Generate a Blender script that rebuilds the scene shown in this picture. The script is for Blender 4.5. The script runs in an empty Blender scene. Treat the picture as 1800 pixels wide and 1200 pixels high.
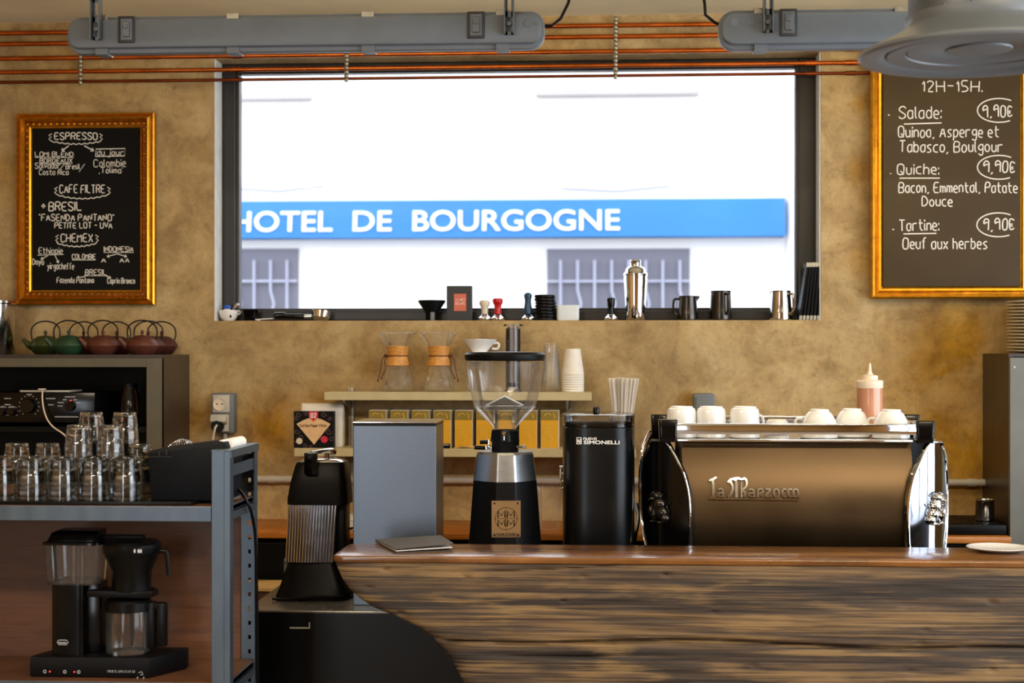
import bpy, bmesh, math, random
from mathutils import Vector, Matrix
random.seed(7)
PI = math.pi
SC = bpy.context.scene
COL = SC.collection
# ------------------------------------------------------------------ camera
F, TH, EYE, HOR = 2680.0, 0.060, 1.60, 620.0      # focal length in px, yaw, eye height, horizon row
CT, ST = math.cos(TH), math.sin(TH)
cam = bpy.data.cameras.new('camera'); cam_o = bpy.data.objects.new('camera', cam); COL.objects.link(cam_o)
cam_o.location = (0, 0, EYE); cam_o.rotation_euler = (PI/2, 0, TH)
cam.sensor_width = 36; cam.lens = F*36/1800; cam.shift_y = (HOR-600)/1800; cam.clip_start = 0.05
cam.dof.use_dof = True; cam.dof.focus_distance = 4.5; cam.dof.aperture_fstop = 3.6
SC.camera = cam_o
vs = SC.view_settings
SC.display_settings.display_device = 'sRGB'
vs.view_transform = 'Standard'; vs.look = 'None'; vs.gamma = 1.0; vs.use_curve_mapping = False
vs.exposure = 0.12
cy = SC.cycles
cy.max_bounces = 22; cy.diffuse_bounces = 4; cy.glossy_bounces = 5; cy.transmission_bounces = 20; cy.transparent_max_bounces = 48
cy.sample_clamp_indirect = 6; cy.caustics_reflective = False; cy.caustics_refractive = False
cy.use_denoising = True
# ------------------------------------------------------------------ world and large lights
W = bpy.data.worlds.new('sky'); SC.world = W; W.use_nodes = True
wn = W.node_tree.nodes; bgn = wn['Background']
bgn.inputs[0].default_value = (0.90, 0.95, 1.0, 1); bgn.inputs[1].default_value = 3.4
def area(name, loc, rot, sx, sy, power, col):
    L = bpy.data.lights.new(name, 'AREA'); L.shape = 'RECTANGLE'; L.size = sx; L.size_y = sy
    L.energy = power; L.color = col
    o = bpy.data.objects.new(name, L); COL.objects.link(o); o.location = loc; o.rotation_euler = rot
    return o
# daylight through the glazed side of the room, right of the camera, and the street door behind it on the left
area('side_window_daylight', (2.84, 2.35, 1.55), (PI/2, 0, PI/2), 4.3, 2.0, 80, (0.78, 0.89, 1.0))
area('door_daylight', (-2.2, -2.42, 1.40), (PI/2, 0, 0), 0.9, 2.1, 26, (0.80, 0.90, 1.0))
# unseen warm fill added under the ceiling, for golden reflections and wall light
area('warm_fill', (-1.3, 1.6, 2.70), (0, 0, 0), 1.3, 0.2, 68, (1.0, 0.83, 0.60))
area('warm_fill_far', (1.2, 1.6, 2.70), (0, 0, 0), 1.3, 0.2, 68, (1.0, 0.83, 0.60))

# ------------------------------------------------------------------ photo pixel + distance -> place in the room
def DEP(px, Y): return Y/(CT + (px-900)/F*ST)
def P(px, py, Y):
    xc = (px-900)/F; t = Y/(CT + xc*ST)
    return Vector((t*(xc*CT-ST), Y, EYE - t*(py-HOR)/F))
def S(px, Y): return DEP(px, Y)/F
def lin(r, g, b):
    f = lambda c: (c/255/12.92) if c/255 <= 0.04045 else ((c/255+0.055)/1.055)**2.4
    return (f(r), f(g), f(b), 1)
# ------------------------------------------------------------------ materials
MATS = {}
def nt(name):
    m = bpy.data.materials.new(name); m.use_nodes = True
    t = m.node_tree; t.nodes.clear()
    out = t.nodes.new('ShaderNodeOutputMaterial')
    return m, t, out
def N(t, kind, **kw):
    n = t.nodes.new('ShaderNode'+kind)
    for k, v in kw.items():
        if k.startswith('i_'):
            key = k[2:]; n.inputs[int(key) if key.isdigit() else key.replace('_', ' ')].default_value = v
        else: setattr(n, k, v)
    return n
def ramp(t, stops, interp='LINEAR'):
    r = t.nodes.new('ShaderNodeValToRGB'); r.color_ramp.interpolation = interp
    e = r.color_ramp.elements
    while len(e) < len(stops): e.new(0.5)
    for x, (p, c) in zip(e, stops): x.position = p; x.color = c
    return r
def simple(name, col, rough=0.5, metal=0.0, var=0.12, scale=30, bump=0.0, coat=0.0, stretch=(1, 1, 1), spec=0.5, aniso=0.0, trans=0.0, rvar=0.08):
    """principled surface with a little procedural variation in colour and roughness"""
    m, t, out = nt(name)
    b = N(t, 'BsdfPrincipled'); L = t.links
    tc = N(t, 'TexCoord'); mp = N(t, 'Mapping'); mp.inputs['Scale'].default_value = stretch
    L.new(tc.outputs['Object'], mp.inputs['Vector'])
    nz = N(t, 'TexNoise'); nz.inputs['Scale'].default_value = scale; nz.inputs['Detail'].default_value = 4
    L.new(mp.outputs[0], nz.inputs['Vector'])
    d = tuple(c*(1-var) for c in col[:3])+(1,); l = tuple(min(1, c*(1+var)) for c in col[:3])+(1,)
    r = ramp(t, [(0.3, d), (0.7, l)]); L.new(nz.outputs['Fac'], r.inputs['Fac']); L.new(r.outputs[0], b.inputs['Base Color'])
    mr = N(t, 'MapRange'); mr.inputs['To Min'].default_value = max(0.02, rough-rvar); mr.inputs['To Max'].default_value = min(1, rough+rvar)
    L.new(nz.outputs['Fac'], mr.inputs['Value']); L.new(mr.outputs[0], b.inputs['Roughness'])
    b.inputs['Metallic'].default_value = metal; b.inputs['Specular IOR Level'].default_value = spec
    if coat: b.inputs['Coat Weight'].default_value = coat; b.inputs['Coat Roughness'].default_value = 0.08
    if aniso: b.inputs['Anisotropic'].default_value = aniso
    if trans: b.inputs['Transmission Weight'].default_value = trans
    if bump:
        bp = N(t, 'Bump'); bp.inputs['Strength'].default_value = bump; bp.inputs['Distance'].default_value = 0.002
        L.new(nz.outputs['Fac'], bp.inputs['Height']); L.new(bp.outputs[0], b.inputs['Normal'])
    L.new(b.outputs[0], out.inputs[0]); MATS[name] = m
    return m
def thin_glass(name, tint=(0.97, 0.98, 0.98), refl=0.5, rough=0.02, edge=(0.55, 0.58, 0.6), ior=1.45, haze=0.0, hcol=(0.9, 0.9, 0.9)):
    """single-walled clear glass: see-through, darker at grazing edges, mirror-like by fresnel"""
    m, t, out = nt(name); L = t.links
    lw = N(t, 'LayerWeight'); lw.inputs['Blend'].default_value = 0.35
    rp = ramp(t, [(0.0, tint+(1,)), (0.55, tint+(1,)), (1.0, edge+(1,))]); L.new(lw.outputs['Facing'], rp.inputs['Fac'])
    tr = N(t, 'BsdfTransparent'); L.new(rp.outputs[0], tr.inputs['Color'])
    gl = N(t, 'BsdfGlossy'); gl.inputs['Roughness'].default_value = rough
    fr = N(t, 'Fresnel'); fr.inputs['IOR'].default_value = ior
    nz = N(t, 'TexNoise'); nz.inputs['Scale'].default_value = 60
    bp = N(t, 'Bump'); bp.inputs['Strength'].default_value = 0.06; bp.inputs['Distance'].default_value = 0.002
    L.new(nz.outputs['Fac'], bp.inputs['Height']); L.new(bp.outputs[0], gl.inputs['Normal'])
    mu = N(t, 'Math', operation='MULTIPLY'); mu.inputs[1].default_value = refl*2; mu.use_clamp = True
    L.new(fr.outputs[0], mu.inputs[0])
    mx = N(t, 'MixShader'); L.new(mu.outputs[0], mx.inputs[0]); L.new(tr.outputs[0], mx.inputs[1]); L.new(gl.outputs[0], mx.inputs[2])
    last = mx
    if haze:
        df = N(t, 'BsdfDiffuse'); df.inputs['Color'].default_value = hcol+(1,)
        m2 = N(t, 'MixShader'); m2.inputs[0].default_value = haze
        L.new(mx.outputs[0], m2.inputs[1]); L.new(df.outputs[0], m2.inputs[2]); last = m2
    L.new(last.outputs[0], out.inputs[0]); MATS[name] = m
    return m
def emit(name, col, s):
    m, t, out = nt(name); e = N(t, 'Emission'); e.inputs[0].default_value = col; e.inputs[1].default_value = s
    t.links.new(e.outputs[0], out.inputs[0]); MATS[name] = m
    return m

def plaster():
    m, t, out = nt('ochre plaster'); L = t.links
    b = N(t, 'BsdfPrincipled'); tc = N(t, 'TexCoord')
    def noise(sc, det=5, rough=0.6, dist=0.0):
        n = N(t, 'TexNoise'); n.inputs['Scale'].default_value = sc; n.inputs['Detail'].default_value = det
        n.inputs['Roughness'].default_value = rough; n.inputs['Distortion'].default_value = dist
        L.new(tc.outputs['Object'], n.inputs['Vector']); return n
    big, mid, fine, stn, blot = noise(1.1, 4), noise(5.0, 9, 0.70, 0.6), noise(38, 6, 0.7), noise(3.2, 7, 0.65, 0.8), noise(11, 9, 0.75, 0.4)
    r1 = ramp(t, [(0.30, lin(152, 124, 82)), (0.50, lin(187, 159, 111)), (0.72, lin(206, 182, 136))]); L.new(mid.outputs['Fac'], r1.inputs['Fac'])
    # ochre stains soaking through the render, each with its own place
    acc = None
    for (x, z, rad, amt) in STAINS:
        d = N(t, 'VectorMath', operation='DISTANCE'); d.inputs[1].default_value = (x, 5.5, z)
        L.new(tc.outputs['Object'], d.inputs[0])
        mr = N(t, 'MapRange'); mr.interpolation_type = 'SMOOTHSTEP'
        mr.inputs['From Min'].default_value = rad*0.15; mr.inputs['From Max'].default_value = rad
        mr.inputs['To Min'].default_value = amt; mr.inputs['To Max'].default_value = 0.0
        L.new(d.outputs['Value'], mr.inputs['Value'])
        if acc is None: acc = mr.outputs[0]
        else:
            mx = N(t, 'Math', operation='MAXIMUM'); L.new(acc, mx.inputs[0]); L.new(mr.outputs[0], mx.inputs[1]); acc = mx.outputs[0]
    r2 = ramp(t, [(0.30, (0.15, 0.15, 0.15, 1)), (0.55, (1, 1, 1, 1))]); L.new(stn.outputs['Fac'], r2.inputs['Fac'])
    mu = N(t, 'Math', operation='MULTIPLY'); L.new(acc, mu.inputs[0]); L.new(r2.outputs[0], mu.inputs[1])
    r3 = ramp(t, [(0.35, lin(142, 98, 8)), (0.65, lin(200, 150, 26))]); L.new(mid.outputs['Fac'], r3.inputs['Fac'])
    mix = N(t, 'Mix', data_type='RGBA'); L.new(mu.outputs[0], mix.inputs['Factor']); L.new(r1.outputs[0], mix.inputs['A']); L.new(r3.outputs[0], mix.inputs['B'])
    # fine dirt and pits
    r4 = ramp(t, [(0.33, (0.62, 0.60, 0.56, 1)), (0.48, (1, 1, 1, 1)), (1, (1.0, 1.0, 1.0, 1))]); L.new(fine.outputs['Fac'], r4.inputs['Fac'])
    m2 = N(t, 'Mix', data_type='RGBA', blend_type='MULTIPLY'); m2.inputs['Factor'].default_value = 0.55
    L.new(mix.outputs['Result'], m2.inputs['A']); L.new(r4.outputs[0], m2.inputs['B'])
    r6 = ramp(t, [(0.36, (0.60, 0.57, 0.52, 1)), (0.50, (1, 1, 1, 1)), (0.66, (1.12, 1.10, 1.06, 1))]); L.new(blot.outputs['Fac'], r6.inputs['Fac'])
    m4 = N(t, 'Mix', data_type='RGBA', blend_type='MULTIPLY'); m4.inputs['Factor'].default_value = 0.55
    L.new(m2.outputs['Result'], m4.inputs['A']); L.new(r6.outputs[0], m4.inputs['B']); m2 = m4
    r5 = ramp(t, [(0.35, (0.80, 0.80, 0.80, 1)), (0.65, (1.05, 1.03, 1.0, 1))]); L.new(big.outputs['Fac'], r5.inputs['Fac'])
    m3 = N(t, 'Mix', data_type='RGBA', blend_type='MULTIPLY'); m3.inputs['Factor'].default_value = 0.8
    L.new(m2.outputs['Result'], m3.inputs['A']); L.new(r5.outputs[0], m3.inputs['B'])
    L.new(m3.outputs['Result'], b.inputs['Base Color']); b.inputs['Roughness'].default_value = 0.85
    bp = N(t, 'Bump'); bp.inputs['Strength'].default_value = 0.35; bp.inputs['Distance'].default_value = 0.006
    ad = N(t, 'Math', operation='ADD'); L.new(fine.outputs['Fac'], ad.inputs[0]); L.new(mid.outputs['Fac'], ad.inputs[1])
    L.new(ad.outputs[0], bp.inputs['Height']); L.new(bp.outputs[0], b.inputs['Normal'])
    L.new(b.outputs[0], out.inputs[0]); MATS['plaster'] = m
    return m
def wood(name, stops, grain=(1.2, 1.2, 16), scale=3.0, rough=0.55, coat=0.0, bump=0.3, fine=60, patch=None, rvar=0.1, fstr=0.5, det=7, nr=0.62, dist=0.9):
    m, t, out = nt(name); L = t.links
    b = N(t, 'BsdfPrincipled'); tc = N(t, 'TexCoord')
    mp = N(t, 'Mapping'); mp.inputs['Scale'].default_value = grain; L.new(tc.outputs['Object'], mp.inputs['Vector'])
    n1 = N(t, 'TexNoise'); n1.inputs['Scale'].default_value = scale; n1.inputs['Detail'].default_value = det; n1.inputs['Roughness'].default_value = nr; n1.inputs['Distortion'].default_value = dist
    L.new(mp.outputs[0], n1.inputs['Vector'])
    mp2 = N(t, 'Mapping'); mp2.inputs['Scale'].default_value = (grain[0]*1.5, grain[1]*1.5, grain[2]*6); L.new(tc.outputs['Object'], mp2.inputs['Vector'])
    n2 = N(t, 'TexNoise'); n2.inputs['Scale'].default_value = scale*1.6; n2.inputs['Detail'].default_value = 5; n2.inputs['Distortion'].default_value = 0.5
    L.new(mp2.outputs[0], n2.inputs['Vector'])
    r = ramp(t, stops); mf = N(t, 'Math', operation='MULTIPLY_ADD'); mf.inputs[1].default_value = 0.22 if patch else 0.0; L.new(n2.outputs['Fac'], mf.inputs[0]); L.new(n1.outputs['Fac'], mf.inputs[2]); L.new(mf.outputs[0], r.inputs['Fac'])
    r2 = ramp(t, [(0.36, (0.45, 0.42, 0.40, 1)), (0.56, (1.1, 1.08, 1.05, 1))]); L.new(n2.outputs['Fac'], r2.inputs['Fac'])
    mx = N(t, 'Mix', data_type='RGBA', blend_type='MULTIPLY'); mx.inputs['Factor'].default_value = fstr
    L.new(r.outputs[0], mx.inputs['A']); L.new(r2.outputs[0], mx.inputs['B'])
    last = mx.outputs['Result']
    if patch:
        n3 = N(t, 'TexNoise'); n3.inputs['Scale'].default_value = 2.2; n3.inputs['Detail'].default_value = 5; n3.inputs['Distortion'].default_value = 0.4
        mp3 = N(t, 'Mapping'); mp3.inputs['Scale'].default_value = (1.5, 1, 9); mp3.inputs['Location'].default_value = (3.1, 0, 1.7); L.new(tc.outputs['Object'], mp3.inputs['Vector']); L.new(mp3.outputs[0], n3.inputs['Vector'])
        r3 = ramp(t, [(0.77, (0, 0, 0, 1)), (0.90, (0.7, 0.7, 0.7, 1))]); ma = N(t, 'Math', operation='MULTIPLY_ADD'); ma.inputs[1].default_value = 0.45; L.new(n2.outputs['Fac'], ma.inputs[0]); L.new(n3.outputs['Fac'], ma.inputs[2]); L.new(ma.outputs[0], r3.inputs['Fac'])
        m3 = N(t, 'Mix', data_type='RGBA'); L.new(r3.outputs[0], m3.inputs['Factor']); L.new(last, m3.inputs['A'])
        m4 = N(t, 'Mix', data_type='RGBA', blend_type='MULTIPLY'); m4.inputs['Factor'].default_value = 0.45; m4.inputs['A'].default_value = patch; L.new(r2.outputs[0], m4.inputs['B'])
        L.new(m4.outputs['Result'], m3.inputs['B']); last = m3.outputs['Result']
    L.new(last, b.inputs['Base Color'])
    mr = N(t, 'MapRange'); mr.inputs['To Min'].default_value = max(0.05, rough-rvar); mr.inputs['To Max'].default_value = min(1, rough+rvar); L.new(n1.outputs['Fac'], mr.inputs['Value']); L.new(mr.outputs[0], b.inputs['Roughness'])
    if coat: b.inputs['Coat Weight'].default_value = coat; b.inputs['Coat Roughness'].default_value = 0.12
    bp = N(t, 'Bump'); bp.inputs['Strength'].default_value = bump; bp.inputs['Distance'].default_value = 0.004
    L.new(n2.outputs['Fac'], bp.inputs['Height']); L.new(bp.outputs[0], b.inputs['Normal'])
    L.new(b.outputs[0], out.inputs[0]); MATS[name] = m
    return m

STAINS = []
for (px, py, rad, amt) in [(1700, 640, 0.42, 1.0), (1690, 780, 0.36, 1.0), (1560, 700, 0.2, 0.5), (480, 745, 0.17, 0.95), (560, 705, 0.12, 0.6), (352, 735, 0.09, 0.8),
                           (1212, 705, 0.06, 0.7), (8, 300, 0.1, 0.5), (30, 330, 0.12, 0.35), (650, 650, 0.06, 0.5), (750, 640, 0.08, 0.5), (1510, 300, 0.08, 0.6), (1513, 460, 0.09, 0.6), (1515, 180, 0.07, 0.6), (120, 55, 0.5, 0.35), (900, 75, 0.5, 0.35), (1480, 80, 0.35, 0.35)]:
    q = P(px, py, 5.5); STAINS.append((q.x, q.z, rad, amt))
M_wall = plaster()
M_ceil = simple('ceiling render', lin(238, 224, 188), 0.9, var=0.10, scale=3, bump=0.2)
M_floor = simple('grey concrete floor', lin(120, 108, 95), 0.6, var=0.15, scale=6)
M_roomw = simple('room plaster', lin(176, 138, 82), 0.9, var=0.12, scale=4)
M_frame = simple('black painted aluminium', lin(20, 18, 17), 0.4, 0.0, var=0.2, scale=10)
M_reveal = simple('sky lit reveal white', lin(225, 225, 222), 0.8, var=0.08, scale=20, bump=0.2)  # sky light on the reveals put into a white colour
M_pane = thin_glass('window glass', (0.98, 0.99, 1.0), 0.35, edge=(0.8, 0.85, 0.88))
M_copper = simple('copper', lin(206, 110, 48), 0.28, 1.0, var=0.25, scale=25, stretch=(0.3, 1, 1))
M_copperd = simple('tarnished copper', lin(132, 66, 36), 0.38, 1.0, var=0.3, scale=25, stretch=(0.3, 1, 1))
M_zinc = simple('zinc', lin(170, 165, 150), 0.4, 0.9, var=0.15, scale=60)
M_gold = simple('gilt moulding', lin(214, 150, 36), 0.30, 0.85, var=0.18, scale=40)
M_goldd = simple('gilt beading', lin(190, 120, 30), 0.30, 0.85, var=0.25, scale=80)
M_slate = simple('black chalkboard', lin(10, 10, 10), 0.6, var=0.3, scale=8, spec=0.15)
M_slate2 = simple('brown chalkboard', lin(66, 49, 20), 0.36, var=0.15, scale=5, spec=0.25)  # warm reflection on the board put into its brown colour
M_chalk = simple('chalk', lin(236, 232, 222), 0.9, var=0.12, scale=200)
M_boxsteel = simple('dull brushed steel', lin(106, 114, 124), 0.36, 1.0, var=0.06, scale=30, stretch=(1, 1, 14), rvar=0.05)
M_steelbr = simple('brushed steel', lin(168, 172, 178), 0.30, 1.0, var=0.06, scale=30, stretch=(1, 1, 14), rvar=0.06)
M_steel = simple('polished steel', lin(205, 203, 200), 0.12, 1.0, var=0.05, scale=20, rvar=0.04)
M_chrome = simple('chrome', lin(228, 228, 230), 0.05, 1.0, var=0.03, scale=20, rvar=0.02)
M_chromed = simple('tinted chrome', lin(150, 156, 168), 0.07, 1.0, var=0.05, scale=20, rvar=0.02)
M_rib = simple('bright satin chrome', lin(240, 240, 242), 0.15, 1.0, var=0.04, scale=20, rvar=0.04)
M_goldch = simple('dark gilt channel', lin(132, 74, 18), 0.4, 0.7, var=0.2, scale=40)
M_reflsteel = simple('brushed machine panel', lin(86, 70, 51), 0.36, 1.0, var=0.14, scale=5, rvar=0.08)  # brown reflections in the steel panel put into its base colour
M_black = simple('black plastic', lin(7, 7, 8), 0.35, var=0.2, scale=30, spec=0.18)
M_blackg = simple('gloss black', lin(4, 4, 5), 0.16, var=0.2, scale=30, rvar=0.05, spec=0.28)
M_blackm = simple('satin black metal', lin(8, 8, 10), 0.42, var=0.2, scale=30, rvar=0.05, spec=0.14)
M_bluebl = simple('black lacquered steel', lin(6, 7, 9), 0.30, var=0.2, scale=15, rvar=0.05, spec=0.3)
M_grey = simple('grey housing plastic', lin(108, 116, 125), 0.5, var=0.08, scale=12)
M_greyl = simple('light grey plastic', lin(190, 186, 178), 0.5, var=0.06, scale=20)
M_galv = simple('galvanised sheet', lin(108, 114, 121), 0.45, 0.75, var=0.12, scale=10, rvar=0.05)
M_galvp = simple('grey painted duct outlet', lin(104, 109, 115), 0.42, 0.1, var=0.06, scale=10)
M_rack = simple('galvanised angle iron', lin(86, 97, 108), 0.38, 0.75, var=0.15, scale=25, stretch=(1, 1, 0.3))
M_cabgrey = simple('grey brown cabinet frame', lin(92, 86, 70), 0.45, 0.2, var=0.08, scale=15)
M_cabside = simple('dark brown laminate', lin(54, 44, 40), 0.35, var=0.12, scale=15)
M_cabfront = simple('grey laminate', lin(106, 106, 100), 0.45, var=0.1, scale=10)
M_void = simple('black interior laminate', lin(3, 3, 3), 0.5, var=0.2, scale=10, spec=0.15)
M_shelf = simple('cream painted shelf', lin(192, 178, 138), 0.5, var=0.08, scale=20)
M_white = simple('white porcelain', lin(240, 240, 240), 0.16, var=0.03, scale=20, coat=0.4)
M_cream = simple('cream plastic', lin(226, 208, 188), 0.4, var=0.05, scale=20)
M_paper = simple('white paper', lin(236, 232, 226), 0.85, var=0.04, scale=40)
M_glass0 = thin_glass('tumbler glass', (0.985, 0.988, 0.988), 0.7, edge=(0.86, 0.88, 0.88), ior=1.45)
M_clear = thin_glass('clear plastic', (0.97, 0.975, 0.98), 0.5, edge=(0.84, 0.86, 0.88), haze=0.02)
def real_glass(name, ior=1.48, col=(0.99, 0.995, 0.995, 1)):
    m, t, out = nt(name); g = N(t, 'BsdfGlass'); g.inputs['IOR'].default_value = ior; g.inputs['Roughness'].default_value = 0.0
    nz = N(t, 'TexNoise'); nz.inputs['Scale'].default_value = 40; r = ramp(t, [(0.3, tuple(c*0.99 for c in col[:3])+(1,)), (0.7, col)])
    t.links.new(nz.outputs['Fac'], r.inputs['Fac']); t.links.new(r.outputs[0], g.inputs['Color'])
    t.links.new(g.outputs[0], out.inputs[0]); MATS[name] = m; return m
M_glass = real_glass('tumbler glass')
M_clear2 = thin_glass('thin laboratory glass', (0.99, 0.99, 0.985), 0.25, edge=(0.97, 0.97, 0.95), haze=0.04)
M_hop = thin_glass('clear hopper plastic', (0.985, 0.987, 0.99), 0.28, edge=(0.95, 0.955, 0.96), haze=0.03)
M_smoke = thin_glass('smoky clear plastic', (0.78, 0.78, 0.80), 0.6, edge=(0.4, 0.4, 0.42))
M_cupcl = thin_glass('clear disposable plastic', (0.99, 0.99, 0.99), 0.15, edge=(0.97, 0.97, 0.97), haze=0.035, hcol=(0.98, 0.97, 0.95))
M_straw = thin_glass('translucent straw plastic', (0.95, 0.93, 0.9), 0.5, edge=(0.75, 0.72, 0.7), haze=0.6, hcol=(0.95, 0.90, 0.84))
M_beam = wood('old beam wood', [(0.43, lin(30, 24, 20)), (0.54, lin(52, 41, 33)), (0.63, lin(74, 58, 43)), (0.70, lin(104, 82, 54)), (0.78, lin(118, 94, 62)), (0.86, lin(66, 52, 39))], grain=(0.5, 1, 7.0), scale=2.4, rough=0.66, bump=0.8, patch=lin(132, 105, 67), fstr=0.9, det=7, nr=0.62, dist=0.3)
M_bartop = wood('polished bar top', [(0.25, lin(62, 38, 16)), (0.5, lin(112, 70, 28)), (0.75, lin(150, 98, 44))], grain=(0.8, 7, 1), scale=3.0, rough=0.28, coat=0.5, bump=0.12)
M_orange = wood('orange worktop wood', [(0.3, lin(150, 86, 24)), (0.55, lin(190, 116, 36)), (0.75, lin(206, 134, 52))], grain=(1, 6, 5), scale=3, rough=0.4, bump=0.1)
M_palew = wood('pale wood', [(0.3, lin(190, 150, 90)), (0.6, lin(222, 186, 122))], grain=(1, 5, 5), scale=3, rough=0.5, bump=0.1)
M_panel = wood('brown plywood back panel', [(0.3, lin(70, 42, 26)), (0.55, lin(90, 56, 34)), (0.75, lin(104, 66, 42))], grain=(1, 1, 5), scale=3, rough=0.5, bump=0.1, fstr=0.3)
M_collar = wood('blond turned wood', [(0.3, lin(196, 130, 50)), (0.6, lin(226, 164, 84))], grain=(3, 3, 12), scale=6, rough=0.4, bump=0.1)
M_leather = simple('brown leather', lin(98, 50, 26), 0.6, var=0.2, scale=60)
M_green = simple('green enamelled cast iron', lin(34, 64, 42), 0.42, 0.1, var=0.25, scale=18, bump=0.3)
M_greend = simple('olive enamelled cast iron', lin(58, 68, 30), 0.42, 0.1, var=0.3, scale=18, bump=0.3)
M_red = simple('rust red enamelled cast iron', lin(88, 46, 35), 0.42, 0.1, var=0.2, scale=18, bump=0.3)
M_redd = simple('maroon enamelled cast iron', lin(70, 32, 28), 0.42, 0.1, var=0.2, scale=18, bump=0.3)
M_iron = simple('bare black iron', lin(28, 22, 22), 0.4, 0.6, var=0.2, scale=40)
M_emboss = simple('embossed card', lin(226, 186, 70), 0.5, var=0.06, scale=20)
M_yellow = simple('mustard card', lin(216, 160, 8), 0.55, var=0.06, scale=20)
M_olive = simple('shaded olive', lin(136, 112, 26), 0.55, var=0.1, scale=20)
M_navy = simple('navy black vinyl', lin(6, 9, 16), 0.5, var=0.2, scale=20, bump=0.1, spec=0.15)
M_tred = simple('red lacquer', lin(190, 16, 20), 0.25, var=0.08, scale=20)
M_tblue = simple('petrol blue lacquer', lin(16, 62, 92), 0.3, var=0.1, scale=20)
M_label = simple('coral label', lin(206, 104, 86), 0.6, var=0.06, scale=40)
M_boxgr = simple('charcoal card', lin(46, 48, 50), 0.6, var=0.1, scale=40)
M_frost = simple('frosted white plastic', lin(222, 230, 236), 0.45, var=0.04, scale=20)
M_sauce = simple('brown sauce', lin(190, 134, 104), 0.3, var=0.25, scale=14, stretch=(1, 1, 0.3), coat=0.5)
M_kraft = simple('kraft paper', lin(222, 186, 142), 0.75, var=0.06, scale=60)
M_magenta = simple('magenta print', lin(206, 28, 72), 0.6, var=0.05, scale=40)
M_swirl = simple('plum swirl print', lin(98, 72, 78), 0.6, var=0.1, scale=40)
M_white2 = simple('white ink', lin(240, 240, 238), 0.6, var=0.02, scale=40)
M_silver = simple('silver ink', lin(190, 196, 204), 0.4, 0.3, var=0.05, scale=40)
M_smokeblk = simple('worktop steel grey', lin(120, 116, 108), 0.28, 0.6, var=0.12, scale=8)
M_fac = simple('white facade render', lin(246, 243, 243), 0.9, var=0.02, scale=0.8)
M_facgrey = simple('facade grey', lin(178, 172, 172), 0.9, var=0.06, scale=2)
M_shut = simple('grey window recess', lin(112, 112, 126), 0.7, var=0.06, scale=1)
M_bar = simple('pale window bar', lin(160, 162, 182), 0.6, var=0.05, scale=4)
M_awning = simple('blue awning canvas', lin(48, 116, 180), 0.8, var=0.10, scale=0.9)
M_asph = simple('asphalt', lin(110, 110, 112), 0.9, var=0.1, scale=6)
M_booklet = simple('taupe leatherette', lin(74, 65, 57), 0.5, var=0.1, scale=60, bump=0.2)
M_plate = simple('stoneware plate', lin(206, 192, 164), 0.35, var=0.05, scale=30)
M_redled = emit('red pilot lamp', (1, 0.05, 0.02, 1), 3.0)
M_tube = emit('warm lamp diffuser', (1.0, 0.78, 0.46, 1), 11.0)
# ------------------------------------------------------------------ mesh helpers
def BM(): return bmesh.new()
def merge(dst, src, mtx=None):
    if mtx is not None: src.transform(mtx)
    me = bpy.data.meshes.new('t'); src.to_mesh(me); src.free(); dst.from_mesh(me); bpy.data.meshes.remove(me)
def box(bm, c, s, bev=0.0, seg=2, rot=None):
    b = BM(); bmesh.ops.create_cube(b, size=1.0)
    bmesh.ops.scale(b, vec=Vector(s), verts=b.verts)
    if bev > 0: bmesh.ops.bevel(b, geom=list(b.edges), offset=min(bev, min(s)*0.45), segments=seg, affect='EDGES', profile=0.5)
    m = Matrix.Translation(Vector(c))
    if rot is not None: m = m @ rot
    merge(bm, b, m)
def bx(bm, x0, x1, y0, y1, z0, z1, bev=0.0, seg=2):
    box(bm, ((x0+x1)/2, (y0+y1)/2, (z0+z1)/2), (abs(x1-x0), abs(y1-y0), abs(z1-z0)), bev, seg)
def lathe(bm, prof, n=32, c=(0, 0, 0), mtx=None, sx=1.0, sy=1.0):
    """profile of (radius, height) turned round the vertical axis"""
    b = BM(); rings = []
    for r, z in prof:
        if r < 1e-6: rings.append([b.verts.new((0, 0, z))])
        else: rings.append([b.verts.new((r*sx*math.cos(2*PI*i/n), r*sy*math.sin(2*PI*i/n), z)) for i in range(n)])
    for a, d in zip(rings, rings[1:]):
        for i in range(n):
            j = (i+1) % n
            if len(a) == 1 and len(d) == 1: continue
            if len(a) == 1: b.faces.new((a[0], d[i], d[j]))
            elif len(d) == 1: b.faces.new((a[i], a[j], d[0]))
            else: b.faces.new((a[i], a[j], d[j], d[i]))
    bmesh.ops.recalc_face_normals(b, faces=b.faces)
    m = Matrix.Translation(Vector(c))
    if mtx is not None: m = m @ mtx
    merge(bm, b, m)
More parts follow.
